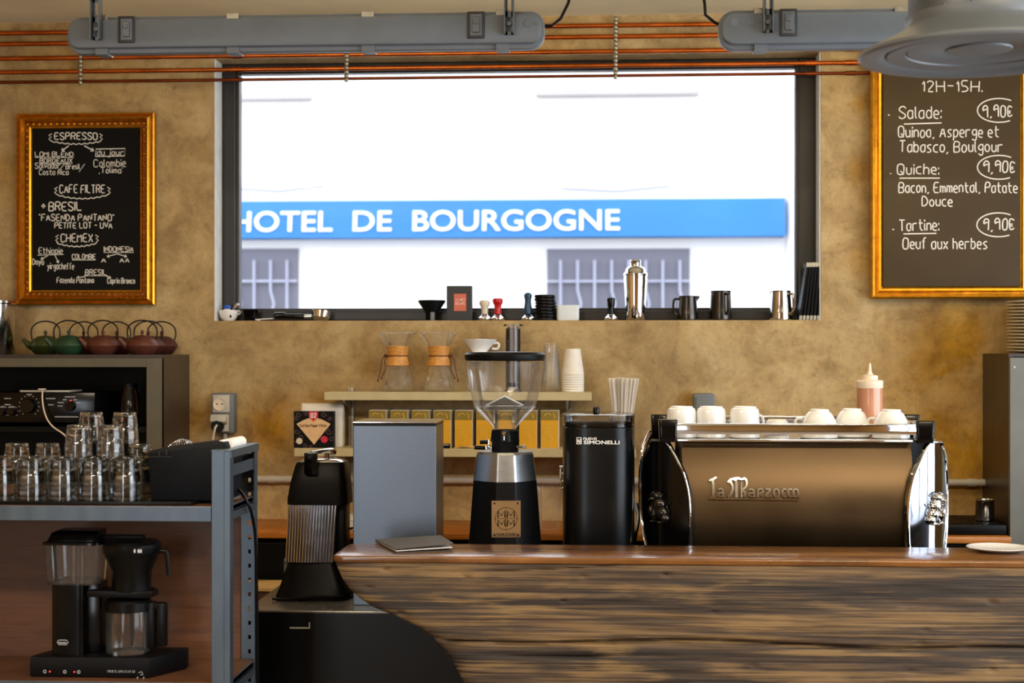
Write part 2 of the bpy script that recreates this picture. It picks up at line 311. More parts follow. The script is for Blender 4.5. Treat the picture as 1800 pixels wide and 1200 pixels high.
def tube(bm, pts, r, n=10, closed=False, caps=True):
    """round bar along a polyline; r may be a list"""
    pts = [Vector(p) for p in pts]; k = len(pts); rs = r if isinstance(r, (list, tuple)) else [r]*k
    b = BM(); rings = []; up = None
    for i, p in enumerate(pts):
        if closed: t = pts[(i+1) % k]-pts[i-1]
        else: t = pts[min(i+1, k-1)]-pts[max(i-1, 0)]
        t.normalize()
        if up is None:
            up = Vector((0, 0, 1)) if abs(t.z) < 0.9 else Vector((1, 0, 0))
        u = (up - t*up.dot(t)); 
        if u.length < 1e-6: u = t.orthogonal()
        u.normalize(); v = t.cross(u); up = u
        rings.append([b.verts.new(p + (u*math.cos(2*PI*q/n) + v*math.sin(2*PI*q/n))*rs[i]) for q in range(n)])
    prs = list(zip(rings, rings[1:])) + ([(rings[-1], rings[0])] if closed else [])
    for a, d in prs:
        for i in range(n):
            j = (i+1) % n; b.faces.new((a[i], a[j], d[j], d[i]))
    if caps and not closed: b.faces.new(rings[0][::-1]); b.faces.new(rings[-1])
    bmesh.ops.recalc_face_normals(b, faces=b.faces); merge(bm, b)
def prism(bm, outline, d0, d1, axis='y', bev=0.0, mtx=None):
    """closed 2D outline pushed through a thickness. axis y: outline is (x,z); axis z: (x,y); axis x: (y,z)"""
    b = BM()
    def mk(p, d):
        return (p[0], d, p[1]) if axis == 'y' else ((p[0], p[1], d) if axis == 'z' else (d, p[0], p[1]))
    A = [b.verts.new(mk(p, d0)) for p in outline]; D = [b.verts.new(mk(p, d1)) for p in outline]; k = len(A)
    fa = b.faces.new(A); fd = b.faces.new(D[::-1])
    for i in range(k): b.faces.new((A[i], D[i], D[(i+1) % k], A[(i+1) % k]))
    bmesh.ops.recalc_face_normals(b, faces=b.faces)
    if bev > 0:
        es = [e for e in b.edges if e in fa.edges[:] or e in fd.edges[:]]
        bmesh.ops.bevel(b, geom=es, offset=bev, segments=2, affect='EDGES', profile=0.5)
    merge(bm, b, mtx)
def loft(bm, secs, n=40, p=4.0, cap0=True, cap1=True, mtx=None):
    """rounded-rectangle sections (z, cx, cy, half_x, half_y) joined into one skin"""
    b = BM(); rings = []
    for s in secs:
        z, cx, cy_, hx, hy = s[:5]; pp = s[5] if len(s) > 5 else p; rg = []
        for i in range(n):
            a = 2*PI*i/n; ca, sa = math.cos(a), math.sin(a)
            rg.append(b.verts.new((cx+hx*math.copysign(abs(ca)**(2/pp), ca), cy_+hy*math.copysign(abs(sa)**(2/pp), sa), z)))
        rings.append(rg)
    for a, d in zip(rings, rings[1:]):
        for i in range(n): b.faces.new((a[i], a[(i+1) % n], d[(i+1) % n], d[i]))
    if cap0: b.faces.new(rings[0][::-1])
    if cap1: b.faces.new(rings[-1])
    bmesh.ops.recalc_face_normals(b, faces=b.faces); merge(bm, b, mtx)
def ball(bm, c, r, sub=2, sc=(1, 1, 1)):
    b = BM(); bmesh.ops.create_icosphere(b, subdivisions=sub, radius=r)
    merge(bm, b, Matrix.Translation(Vector(c)) @ Matrix.Diagonal((sc[0], sc[1], sc[2], 1)))
def ribbon(bm, pts, w, fn, t=0.0):
    """stroke of width w along 2D points; fn(u,v,d) places it on a surface, d is the height above it"""
    k = len(pts); L, R = [], []
    for i in range(k):
        a = pts[max(i-1, 0)]; c = pts[min(i+1, k-1)]
        dx, dy = c[0]-a[0], c[1]-a[1]; l = math.hypot(dx, dy) or 1e-9
        nx, ny = -dy/l*w/2, dx/l*w/2
        L.append((pts[i][0]+nx, pts[i][1]+ny)); R.append((pts[i][0]-nx, pts[i][1]-ny))
    V = lambda q, d: bm.verts.new(fn(q[0], q[1], d))
    l1 = [V(q, t) for q in L]; r1 = [V(q, t) for q in R]
    for i in range(k-1): bm.faces.new((r1[i], r1[i+1], l1[i+1], l1[i]))
    if t > 0.0012:
        l0 = [V(q, 0) for q in L]; r0 = [V(q, 0) for q in R]
        for i in range(k-1):
            bm.faces.new((l1[i], l1[i+1], l0[i+1], l0[i])); bm.faces.new((r0[i], r0[i+1], r1[i+1], r1[i]))
        bm.faces.new((l0[0], r0[0], r1[0], l1[0])); bm.faces.new((l1[-1], r1[-1], r0[-1], l0[-1]))
def mesh_obj(name, bm, mat, parent=None, smooth=True, ang=35):
    me = bpy.data.meshes.new(name); bm.to_mesh(me); bm.free()
    if mat is not None: me.materials.append(mat)
    if smooth:
        me.polygons.foreach_set('use_smooth', [True]*len(me.polygons))
        try: me.set_sharp_from_angle(angle=math.radians(ang))
        except Exception: pass
    o = bpy.data.objects.new(name, me); COL.objects.link(o)
    if parent is not None: o.parent = parent
    return o
def part(name, bm, mat, parent, smooth=True, label=None, ang=35):
    o = mesh_obj(name, bm, mat, parent, smooth, ang)
    if label: o['label'] = label
    return o
def thing(name, label, cat, loc=(0, 0, 0), rz=0.0, group=None):
    o = bpy.data.objects.new(name, None); COL.objects.link(o); o.empty_display_size = 0.05
    o.location = loc; o.rotation_euler = (0, 0, rz); o['label'] = label; o['category'] = cat
    if group: o['group'] = group
    return o
def solo(name, bm, mat, label, cat, loc=(0, 0, 0), rz=0.0, group=None, smooth=True, ang=35):
    o = mesh_obj(name, bm, mat, None, smooth, ang); o.location = loc; o.rotation_euler = (0, 0, rz)
    o['label'] = label; o['category'] = cat
    if group: o['group'] = group
    return o
def struct(name, bm, mat, parent=None, smooth=False):
    o = mesh_obj(name, bm, mat, parent, smooth); o['kind'] = 'structure'; return o
def dup(root, loc, label, rz=None, group=None):
    r = root.copy(); COL.objects.link(r); r.location = loc; r['label'] = label
    if rz is not None: r.rotation_euler = (0, 0, rz)
    if group: r['group'] = group
    for ch in list(root.children):
        c = ch.copy(); COL.objects.link(c); c.parent = r
        for g in list(ch.children):
            d = g.copy(); COL.objects.link(d); d.parent = c
    return r
def arc(c, r, a0, a1, n, plane='xz', rx=None):
    o = []
    for i in range(n+1):
        a = a0+(a1-a0)*i/n; u, v = (rx or r)*math.cos(a), r*math.sin(a)
        o.append(Vector((c[0]+u, c[1], c[2]+v)) if plane == 'xz' else (Vector((c[0]+u, c[1]+v, c[2])) if plane == 'xy' else Vector((c[0], c[1]+u, c[2]+v))))
    return o
ORD = ['first', 'second', 'third', 'fourth', 'fifth', 'sixth', 'seventh', 'eighth', 'ninth', 'tenth', 'eleventh', 'twelfth', 'thirteenth', 'fourteenth', 'fifteenth', 'sixteenth', 'seventeenth', 'eighteenth']
# ------------------------------------------------------------------ lettering
GL = {'A': '022842 1434', 'B': '02083847463505 3544433202', 'C': '4738180703123243', 'D': '02082846442202', 'E': '48080242 0535', 'F': '480802 0535',
 'G': '47381807031232434525', 'H': '0802 4842 0545', 'I': '2822', 'J': '3833221203', 'K': '0802 480542', 'L': '080242', 'M': '0208254842', 'N': '02084248',
 'O': '180703123243473818', 'P': '02083847463505', 'Q': '180703123243473818 2442', 'R': '02083847463505 2542', 'S': '47381807064443321203', 'T': '0848 2822',
 'U': '080312324348', 'V': '082248', 'W': '0812253248', 'X': '0842 4802', 'Y': '082548 2522', 'Z': '08480242',
 'a': '36160503122233 3632', 'b': '0802 0516263533221203', 'c': '361605031232', 'd': '3832 3526160503122233', 'e': '043435261605031232', 'f': '38281712 0626',
 'g': '36160504132334 36312001', 'h': '0802 0516263532', 'i': '1612 1718', 'j': '26211000 2728', 'k': '0802 360432', 'l': '080312', 'm': '0602 05162522 25364542',
 'n': '0602 0516263532', 'o': '160503122233352616', 'p': '0600 0516263533221203', 'q': '3630 3526160503122233', 'r': '0602 05162636', 's': '361605332202',
 't': '18132232 0636', 'u': '0603122233 3632', 'v': '061236', 'w': '0612243246', 'x': '0632 3602', 'y': '061333 3600', 'z': '06360232',
 '0': '180703122233372818', '1': '061812', '2': '07182837360232', '5': '3808052534332202', '9': '361605071828373632 ', 'E_': '',
 '\u20ac': '371807031233 0525 0424', ',': '1201', ':': '1312 1615', '.': '1213', '-': '0535', '/': '0238', '"': '0807 1817', "'": '1817'}
def glyph(ch):
    ls = []
    for s in GL[ch].split():
        ls.append([(int(s[i]), int(s[i+1])-2) for i in range(0, len(s), 2)])
    mn = min(p[0] for l in ls for p in l); mxx = max(p[0] for l in ls for p in l)
    return [[(p[0]-mn, p[1]) for p in l] for l in ls], mxx-mn
def chaikin(l):
    if len(l) < 3: return l
    o = [l[0]]
    for a, b in zip(l, l[1:]):
        o.append((a[0]*0.75+b[0]*0.25, a[1]*0.75+b[1]*0.25)); o.append((a[0]*0.25+b[0]*0.75, a[1]*0.25+b[1]*0.75))
    o.append(l[-1]); return o
def script(bm, text, x0, x1, base, h, w, fn, t=0.0006, jit=0.18, smooth=True):
    """handwritten line between x0 and x1 (y grows downward like the photo; fn gets (x,y,d))"""
    adv = []; x = 0.0
    for ch in text:
        if ch == ' ': adv.append((None, x)); x += 2.6; continue
        ls, wd = glyph(ch); adv.append((ls, x)); x += wd+1.5
    tot = max(x-1.5, 0.1); k = (x1-x0)/tot; v = h/6.0
    for ls, ox in adv:
        if ls is None: continue
        jy = random.uniform(-jit, jit)*1.2; sl = random.uniform(-0.03, 0.05)
        for l in ls:
            q = [(p[0]+random.uniform(-jit, jit)*0.6+p[1]*sl, p[1]+jy+random.uniform(-jit, jit)*0.6) for p in l]
            if smooth: q = chaikin(q)
            ribbon(bm, [(x0+(ox+p[0])*k, base-p[1]*v) for p in q], w, fn, t)
def font_mesh(text, bold=0.0, extrude=0.0):
    cu = bpy.data.curves.new('t', 'FONT'); cu.body = text; cu.size = 1.0; cu.offset = bold; cu.extrude = extrude; cu.resolution_u = 4
    o = bpy.data.objects.new('t', cu); COL.objects.link(o)
    dg = bpy.context.evaluated_depsgraph_get(); me = bpy.data.meshes.new_from_object(o.evaluated_get(dg))
    bm = BM(); bm.from_mesh(me); bpy.data.meshes.remove(me); bpy.data.objects.remove(o); bpy.data.curves.remove(cu)
    return bm
def put_text(bm, text, x0, x1, z0, z1, y, bold=0.0, depth=0.001):
    """upright printed lettering facing -Y that fills x0..x1, z0..z1 with its front at y"""
    b = font_mesh(text, bold, 0.05)
    xs = [v.co.x for v in b.verts]; ys = [v.co.y for v in b.verts]
    ax, bx_, ay, by = min(xs), max(xs), min(ys), max(ys)
    for v in b.verts:
        u = (v.co.x-ax)/(bx_-ax); w = (v.co.y-ay)/(by-ay); d = v.co.z
        v.co = Vector((x0+(x1-x0)*u, y + (0 if d > 0 else depth), z0+(z1-z0)*w))
    bmesh.ops.recalc_face_normals(b, faces=b.faces)
    merge(bm, b)
# ================================================================== the setting
YW = 5.5
CEIL = 2.815
wl, wr = P(376, 330, YW).x, P(1443, 330, YW).x
wb, wt = P(900, 563, YW).z, P(900, 97.5, YW).z
XL, XR, YB = -3.3, 2.9, -2.5
def wall_hole(x0, x1, z0, z1, hx0, hx1, hz0, hz1, y0, y1):
    b = BM(); xs = [x0, hx0, hx1, x1]; zs = [z0, hz0, hz1, z1]
    fr = [[b.verts.new((x, y0, z)) for z in zs] for x in xs]; bk = [[b.verts.new((x, y1, z)) for z in zs] for x in xs]
    for i in range(3):
        for j in range(3):
            if i == 1 and j == 1: continue
            b.faces.new((fr[i][j], fr[i+1][j], fr[i+1][j+1], fr[i][j+1])); b.faces.new((bk[i][j], bk[i][j+1], bk[i+1][j+1], bk[i+1][j]))
    def q(a, c): b.faces.new((fr[a[0]][a[1]], fr[c[0]][c[1]], bk[c[0]][c[1]], bk[a[0]][a[1]]))
    for a, c in [((1, 1), (2, 1)), ((2, 1), (2, 2)), ((2, 2), (1, 2)), ((1, 2), (1, 1))]: q(a, c)
    for i in range(3): q((i, 0), (i+1, 0)); q((i, 3), (i+1, 3)); q((0, i), (0, i+1)); q((3, i), (3, i+1))
    bmesh.ops.recalc_face_normals(b, faces=b.faces); return b
struct('wall_back', wall_hole(XL-0.2, XR+0.2, -0.02, CEIL+0.02, wl, wr, wb, wt, YW, YW+0.30), M_wall)
b = BM(); bx(b, XL-0.2, XR+0.2, YB-0.2, YW+0.3, CEIL, CEIL+0.2); struct('ceiling', b, M_ceil)
b = BM(); bx(b, XL-0.2, XR+0.2, YB-0.2, YW+0.3, -0.2, 0.0); struct('floor', b, M_floor)
b = BM(); bx(b, XL-0.2, XL, YB, YW, 0, CEIL); struct('wall_left', b, M_roomw)
b = wall_hole(YB, YW, 0, CEIL, 0.15, 4.55, 0.5, 2.6, 0, -0.2); b.transform(Matrix.Translation((XR, 0, 0)) @ Matrix.Rotation(PI/2, 4, 'Z')); struct('wall_right', b, M_roomw)
w2 = bpy.data.objects.new('added_window_bars', None); COL.objects.link(w2); w2.location = (XR, 2.35, 0.5); w2['kind'] = 'structure'
b = BM()  # unseen bars, added to break up the window's reflection in the chrome
for yy in (-2.17, -1.45, -0.72, 0.0, 0.72, 1.45, 2.17): bx(b, -0.095, -0.065, yy-0.03, yy+0.03, 0.03, 2.07)
for zz in (0.03, 1.55, 2.07): bx(b, -0.095, -0.066, -2.2, 2.2, zz-0.03, zz+0.03)
struct('window_frame', b, M_frame, w2)
struct('wall_front', wall_hole(XL-0.2, XR+0.2, 0, CEIL, -2.65, -1.75, 0.3, 2.5, YB-0.2, YB), M_roomw)
# window 1: the black framed window over the bar
win = bpy.data.objects.new('window_1', None); COL.objects.link(win); win.location = ((wl+wr)/2, YW+0.1, wb); win['kind'] = 'structure'
ox, oy, oz = win.location
b = BM()
fl = P(388, 330, 5.6).x-ox; fw = P(415, 330, 5.6).x-P(388, 330, 5.6).x
hw_l, hw_r = wl-ox+0.002, wr-ox-0.002
hgt = wt-wb
zb = P(900, 541, 5.6).z-oz; ztp = P(900, 124, 5.6).z-oz
def wframe(b, x0, x1, z0, z1, ml, mr, mb, mt, y0, y1, bev=0.004):
    bx(b, x0, x0+ml, y0, y1, z0, z1, bev); bx(b, x1-mr, x1, y0, y1, z0, z1, bev)
    bx(b, x0+ml, x1-mr, y0, y1, z0, z0+mb, bev); bx(b, x0+ml, x1-mr, y0, y1, z1-mt, z1, bev)
b1 = BM(); wframe(b1, hw_l, hw_r, 0.001, hgt-0.001, 0.052, 0.062, zb-0.012, hgt-ztp-0.012, 0.0, 0.05)
struct('window_frame', b1, M_frame, win)
b1 = BM(); wframe(b1, hw_l+0.04, hw_r-0.05, zb-0.022, ztp+0.022, 0.024, 0.024, 0.022, 0.022, 0.012, 0.06)
struct('window_sash', b1, M_frame, win)
b1 = BM(); bx(b1, hw_l+0.05, hw_r-0.05, 0.034, 0.040, zb-0.01, ztp+0.01); struct('window_pane', b1, M_pane, win)
b1 = BM(); bx(b1, hw_l-0.001, hw_l+0.0025, -0.098, 0.0, 0.0, hgt); struct('window_reveal', b1, M_reveal, win)
b1 = BM(); bx(b1, hw_r-0.0025, hw_r+0.001, -0.098, 0.0, 0.0, hgt); struct('window_reveal', b1, M_reveal, win)
# ================================================================== across the street
YF = 13.0
def F_(px, py): return P(px, py, YF)
bld = thing('building', 'bright white rendered building across the street with barred grey windows', 'building', (F_(900, 500).x, YF, -0.1))
bo = Vector(bld.location)
def fr(px0, px1, py0, py1, y0, y1, bm, bev=0.0):
    a, c = F_(px0, py1)-bo, F_(px1, py0)-bo; bx(bm, a.x, c.x, y0, y1, a.z, c.z, bev)
b = BM(); bx(b, -5.5, 5.5, 0.0, 0.6, 0.0, 6.5); part('facade_wall', b, M_fac, bld, False)
for (x0, x1, nb) in [(370, 525, 5), (962, 1212, 8)]:
    b = BM(); fr(x0, x1, 437, 610, -0.03, 0.0, b); w_ = part('window', b, M_shut, bld, False)
    for i in range(nb):
        px = x0+(x1-x0)*(i+0.8)/(nb+0.4); b = BM()
        a, c = F_(px, 610)-bo, F_(px, 458)-bo
        tube(b, [(a.x, -0.08, a.z), (a.x, -0.08, (a.z*0.65+c.z*0.35)), (a.x+(0.03 if i % 2 else 0), -0.08, a.z*0.5+c.z*0.5), (c.x, -0.08, a.z*0.35+c.z*0.65), (c.x, -0.08, c.z)], 0.013, 8)
        d = part('bar', b, M_bar, w_)
    b = BM(); fr(x0, x1, 492, 497, -0.075, -0.06, b); part('crossbar', b, M_bar, w_, False)
for (x0, x1, y0, y1) in [(330, 550, 166, 180), (942, 1228, 156, 172)]:
    b = BM(); fr(x0, x1, y0, y1, -0.10, 0.0, b, 0.01); part('window_ledge', b, M_facgrey, bld, False)  # grey of the shadow at the sills put into the ledge colour
b = BM(); fr(1333, 1386, 262, 306, -0.16, 0.0, b, 0.02); part('wall_box', b, M_fac, bld, False)
b = BM(); a = F_(1392, 700)-bo; tube(b, [(a.x, -0.06, 0.0), (a.x, -0.06, 5.5)], 0.05, 12); part('downpipe', b, M_fac, bld)
for (x0, x1) in [(415, 570), (985, 1180)]:
    b = BM(); p0, p1, p2 = F_(x0, 331)-bo, F_((x0+x1)/2, 336)-bo, F_(x1, 327)-bo
    tube(b, [(p0.x, -0.03, p0.z), (p1.x, -0.03, p1.z), (p2.x, -0.03, p2.z)], 0.012, 6); part('wall_cable', b, M_facgrey, bld)
sg = thing('hotel_sign', 'long blue canvas banner sign with white capitals on the building opposite', 'sign', F_(890, 422)+Vector((0, -0.2, 0)))
so = Vector(sg.location)
a, c = F_(352, 422)-so, F_(1376, 352)-so
b = BM(); prism(b, [(0.0, a.z), (0.2, a.z+0.0), (0.2, c.z+0.02), (0.05, c.z)], a.x, c.x, 'x'); part('banner', b, M_awning, sg, False)
b = BM(); l0, l1 = F_(416, 411)-so, F_(1089, 371)-so
put_text(b, 'HOTEL  DE  BOURGOGNE', l0.x, l1.x, l0.z, l1.z, -0.012, 0.010, 0.012)
zc = (a.z+c.z)/2
for v in b.verts: v.co.y += 0.05*(v.co.z-a.z)/(c.z-a.z)
part('lettering', b, M_white2, sg, False, 'white capital letters')
b = BM(); bx(b, -9, 9, YW+0.3, 16, -0.4, -0.1); struct('street', b, M_asph)
# ================================================================== copper pipes and hangers
YP = 5.4905
pipes = [(900, 47, 0.0085, M_copper, 'topmost copper pipe along the wall, just under the ceiling'), (900, 66.5, 0.0085, M_copper, 'second copper pipe from the ceiling, running behind the lamp housings'),
         (900, 92.5, 0.0085, M_copper, 'third copper pipe from the ceiling, at the lower edge of the lamps'), (900, 117, 0.008, M_copper, 'fourth copper pipe from the ceiling, crossing the top of the window'),
         (900, 135, 0.0058, M_copperd, 'lowest and thinnest copper pipe, dark brown, crossing the window')]
for px, py, r, m, lb in pipes:
    b = BM(); z = P(px, py, YP).z
    tube(b, [(XL+0.01, 0, 0), (XR-0.01, 0, 0)], r, 14)
    for fx in (-1.35, 0.72, 0.86):
        tube(b, [(fx, 0, 0), (fx+0.035, 0, 0)], r+0.002, 14)
    solo('copper_pipe', b, m, lb, 'pipe', (0, YP, z), group='copper pipes along the wall')
for px, y0, y1, lb in [(143, 97, 150, 'zinc pipe hanger above the smaller chalkboard'), (610, 95, 145, 'zinc pipe hanger over the left half of the window'), (1082, 30, 140, 'long zinc pipe hanger between the two lamp housings')]:
    top, bot = P(px, y0, YP), P(px, y1, YP); b = BM(); n = max(6, int((y1-y0)/7)); zz = top.z-bot.z
    bx(b, -0.004, 0.004, -0.014, -0.011, 0, zz)
    for i in range(n): ball(b, (0, -0.013, zz*(i+0.5)/n), 0.0098, 2, (0.85, 0.55, 0.9))
    hg = solo('pipe_hanger', b, M_zinc, lb, 'bracket', (top.x, YP, bot.z), group='pipe hangers')
# ================================================================== chalkboards
def moulding_frame(bm, x0, x1, z0, z1, prof):
    """mitred frame from an outer rectangle and a profile of (inset, y)"""
    cs = [(x0, z0, 1, 1), (x1, z0, -1, 1), (x1, z1, -1, -1), (x0, z1, 1, -1)]
    R = [[bm.verts.new((cx+sx*i, y, cz+sz*i)) for i, y in prof] for cx, cz, sx, sz in cs]
    for k in range(4):
        A, D = R[k], R[(k+1) % 4]
        for i in range(len(prof)-1): bm.faces.new((A[i], D[i], D[i+1], A[i+1]))
    bmesh.ops.recalc_face_normals(bm, faces=bm.faces)
def board(px0, px1, py0, py1, inset, label, slate, prof, bead=None, yb=5.47, sy=0.016):
    c = P((px0+px1)/2, py1, yb); t = thing('chalkboard', label, 'chalkboard', c)
    s = S((px0+px1)/2, yb)
    a, d = P(px0, py1, yb)-c, P(px1, py0, yb)-c; ins = inset*s
    b = BM(); moulding_frame(b, a.x, d.x, a.z, d.z, [(u*ins, v) for u, v in prof]); part('frame', b, M_gold, t, True, None, 30)
    if bead:
        b = BM(); bx0, bx1 = 0.585*ins, 0.795*ins; moulding_frame(b, a.x+bx0, d.x-bx0, a.z+bx0, d.z-bx0, [(0, 0.0142), (bx1-bx0, 0.0142)]); part('bead_channel', b, M_goldch, t, False)
    b = BM(); bx(b, a.x+ins*0.96, d.x-ins*0.96, sy, sy+0.01, a.z+ins*0.96, d.z-ins*0.96); part('slate', b, slate, t, False)
    if bead:
        b = BM(); off, pitch, r, y = bead; o_ = off*ins
        nx = int((d.x-a.x-2*o_)/pitch); nz = int((d.z-a.z-2*o_)/pitch)
        for i in range(nx+1):
            x = a.x+o_+(d.x-a.x-2*o_)*i/nx
            for z in (a.z+o_, d.z-o_): ball(b, (x, y, z), r, 1)
        for i in range(1, nz):
            z = a.z+o_+(d.z-a.z-2*o_)*i/nz
            for x in (a.x+o_, d.x-o_): ball(b, (x, y, z), r, 1)
        part('beading', b, M_gold, t)
    fn = lambda px, py, dd: Vector((P(px, py, yb+sy).x-c.x, sy-dd, P(px, py, yb+sy).z-c.z))
    return t, fn
def wavy(b, x0, x1, y0, sag, n, w, fn):
    pts = []
    for i in range(n*6+1):
        u = i/(n*6); x = x0+(x1-x0)*u; pts.append((x, y0+sag*4*u*(1-u)+1.8*abs(math.sin(PI*n*u))))
    ribbon(b, pts, w, fn, 0.0006)
def brackets(b, x0, x1, y0, w, fn):
    for x, s in ((x0, 1), (x1, -1)):
        ribbon(b, [(x+5*s, y0-11), (x, y0-8), (x+4*s, y0-5), (x, y0-2), (x+4*s, y0+2)], w, fn, 0.0006)
def arrow(b, p, q, w, fn, head=5):
    ribbon(b, [p, q], w, fn, 0.0006); dx, dy = q[0]-p[0], q[1]-p[1]; l = math.hypot(dx, dy); dx /= l; dy /= l
    for s in (-1, 1): ribbon(b, [(q[0]-dx*head-dy*head*0.6*s, q[1]-dy*head+dx*head*0.6*s), q], w, fn, 0.0006)
t, fn = board(28, 271, 197, 536, 27.5, 'small black chalkboard in a beaded gilt frame listing coffees, left of the window', M_slate,
              [(0.0, 0.03), (0.0, 0.004), (0.10, 0.0), (0.16, 0.006), (0.22, -0.002), (0.40, -0.010), (0.50, 0.0), (0.58, 0.015), (0.80, 0.015), (0.84, 0.004), (0.94, 0.008), (1.0, 0.024), (1.0, 0.03)],
              (0.69, 0.0215, 0.0066, 0.0095), 5.47)
b = BM(); w = 1.3
def T(x, x0, x1, y, h, ww=None): script(b, x, x0, x1, y, h, ww or w, fn)
def U(x0, x1, y, y2=None, ww=None): ribbon(b, [(x0, y), (x1, y2 if y2 else y)], ww or w*0.8, fn, 0.0006)
T('ESPRESSO', 96, 171, 245, 12, 1.8); wavy(b, 90, 178, 247, 5, 9, 1.6, fn); brackets(b, 86, 180, 246, 1.6, fn)
arrow(b, (121, 256), (108, 266), 1.9, fn); arrow(b, (148, 256), (165, 265), 1.9, fn)
T('LOMI BLEND', 62, 129, 275, 8); U(61, 130, 276.5); T('BORDEAUX', 70, 127, 286, 7.5); U(69, 127, 287.5)
T('Salvador', 62, 106, 296, 10); U(103, 114, 300, 288); T('Bresil', 116, 140, 297, 9); U(139, 149, 302, 288); T('Costa Rica', 69, 120, 307, 9)
T('du jour', 171, 217, 273, 10); ribbon(b, [(168, 275), (169, 262), (220, 261), (219, 274), (168, 275)], 1.6, fn, 0.0006)
T('Colombie', 165, 221, 293, 13); T(",Tolima'", 174, 215, 304, 10)
T('CAFE FILTRE', 105, 184, 339, 14, 1.7); wavy(b, 100, 190, 341, 7, 9, 1.6, fn); brackets(b, 96, 194, 340, 1.6, fn)
T('BRESIL', 86, 143, 370, 15, 2.0); ribbon(b, [(73, 362), (80, 362)], 3, fn, 0.0006); ribbon(b, [(76.5, 358), (76.5, 366)], 2.4, fn, 0.0006)
T('"FASENDA PANTANO"', 69, 200, 388, 11.5, 1.6); T('PETITE LOT - UVA', 96, 197, 401, 10, 1.5)
T('CHEMEX', 107, 163, 425, 14, 1.7); wavy(b, 100, 170, 426, 6, 8, 1.6, fn); brackets(b, 98, 173, 424, 1.6, fn)
T('Ethiopie', 68, 110, 446, 11); U(66, 112, 448.5, 447); T('COLOMBIE', 127, 168, 455, 8.5); U(127, 168, 456.8); T('INDONESIA', 183, 234, 442, 9); U(182, 235, 443.5)
arrow(b, (84, 449), (72, 456), 1.4, fn, 4); arrow(b, (97, 449), (103, 462), 1.4, fn, 4); arrow(b, (206, 446), (188, 451), 1.4, fn, 4); arrow(b, (206, 446), (223, 451), 1.4, fn, 4)
T('Doyo', 57, 77, 465, 10); T('yirgacheffe', 84, 130, 473, 11); T('A', 178, 186, 461, 8); T('AA', 211, 227, 461, 8)
T('BRESIL', 150, 187, 483, 9.5); U(148, 190, 484.5); arrow(b, (150, 486), (135, 488), 1.4, fn, 4); arrow(b, (187, 485), (195, 489), 1.4, fn, 4)
T('Fazenda Pantano', 100, 165, 497, 9.5); T('Caprin Bronco', 189, 237, 498, 9.5)
part('chalk_writing', b, M_chalk, t, False)
t, fn = board(1531, 1817, 60, 525, 23, 'large brown chalkboard in a plain gilt frame with a lunch menu, right of the window', M_slate2,
              [(0.0, 0.03), (0.0, 0.006), (0.14, 0.0), (0.30, 0.004), (0.38, 0.012), (0.50, 0.010), (0.62, 0.002), (0.78, 0.004), (0.84, 0.014), (1.0, 0.018), (1.0, 0.03)], None, 5.445, 0.010)
b = BM(); w = 2.0
T('12H-15H.', 1621, 1726, 161, 19); 
def price(x0, x1, y, cx, cyy):
    T('9,90\u20ac', x0, x1, y, 20, 2.2)
    ribbon(b, [(cx+38*math.cos(a), cyy+21*math.sin(a)) for a in [PI*(0.33+1.36*i/22) for i in range(23)]], 2.0, fn, 0.0006)
T('Salade:', 1580, 1654, 208, 21); U(1589, 1655, 218, 216, 2); T('.', 1560, 1563, 203, 10, 3); price(1728, 1779, 205, 1756, 194)
T('Quinoa, Asperge et', 1579, 1755, 241, 19); T('Tabasco, Boulgour', 1581, 1762, 267, 19)
T('Quiche:', 1577, 1650, 306, 18); U(1581, 1652, 313, 313, 2); T('.', 1563, 1566, 306, 10, 3); price(1729, 1784, 303, 1756, 294)
T('Bacon, Emmental, Patate', 1580, 1788, 338, 18); T('Douce', 1621, 1674, 362, 17)
T('Tartine:', 1581, 1650, 405, 19); U(1588, 1646, 411, 410, 2); T('.', 1567, 1570, 404, 10, 3); price(1729, 1783, 404, 1755, 395)
T('Oeuf aux herbes', 1587, 1735, 437, 19)
part('chalk_writing', b, M_chalk, t, False)
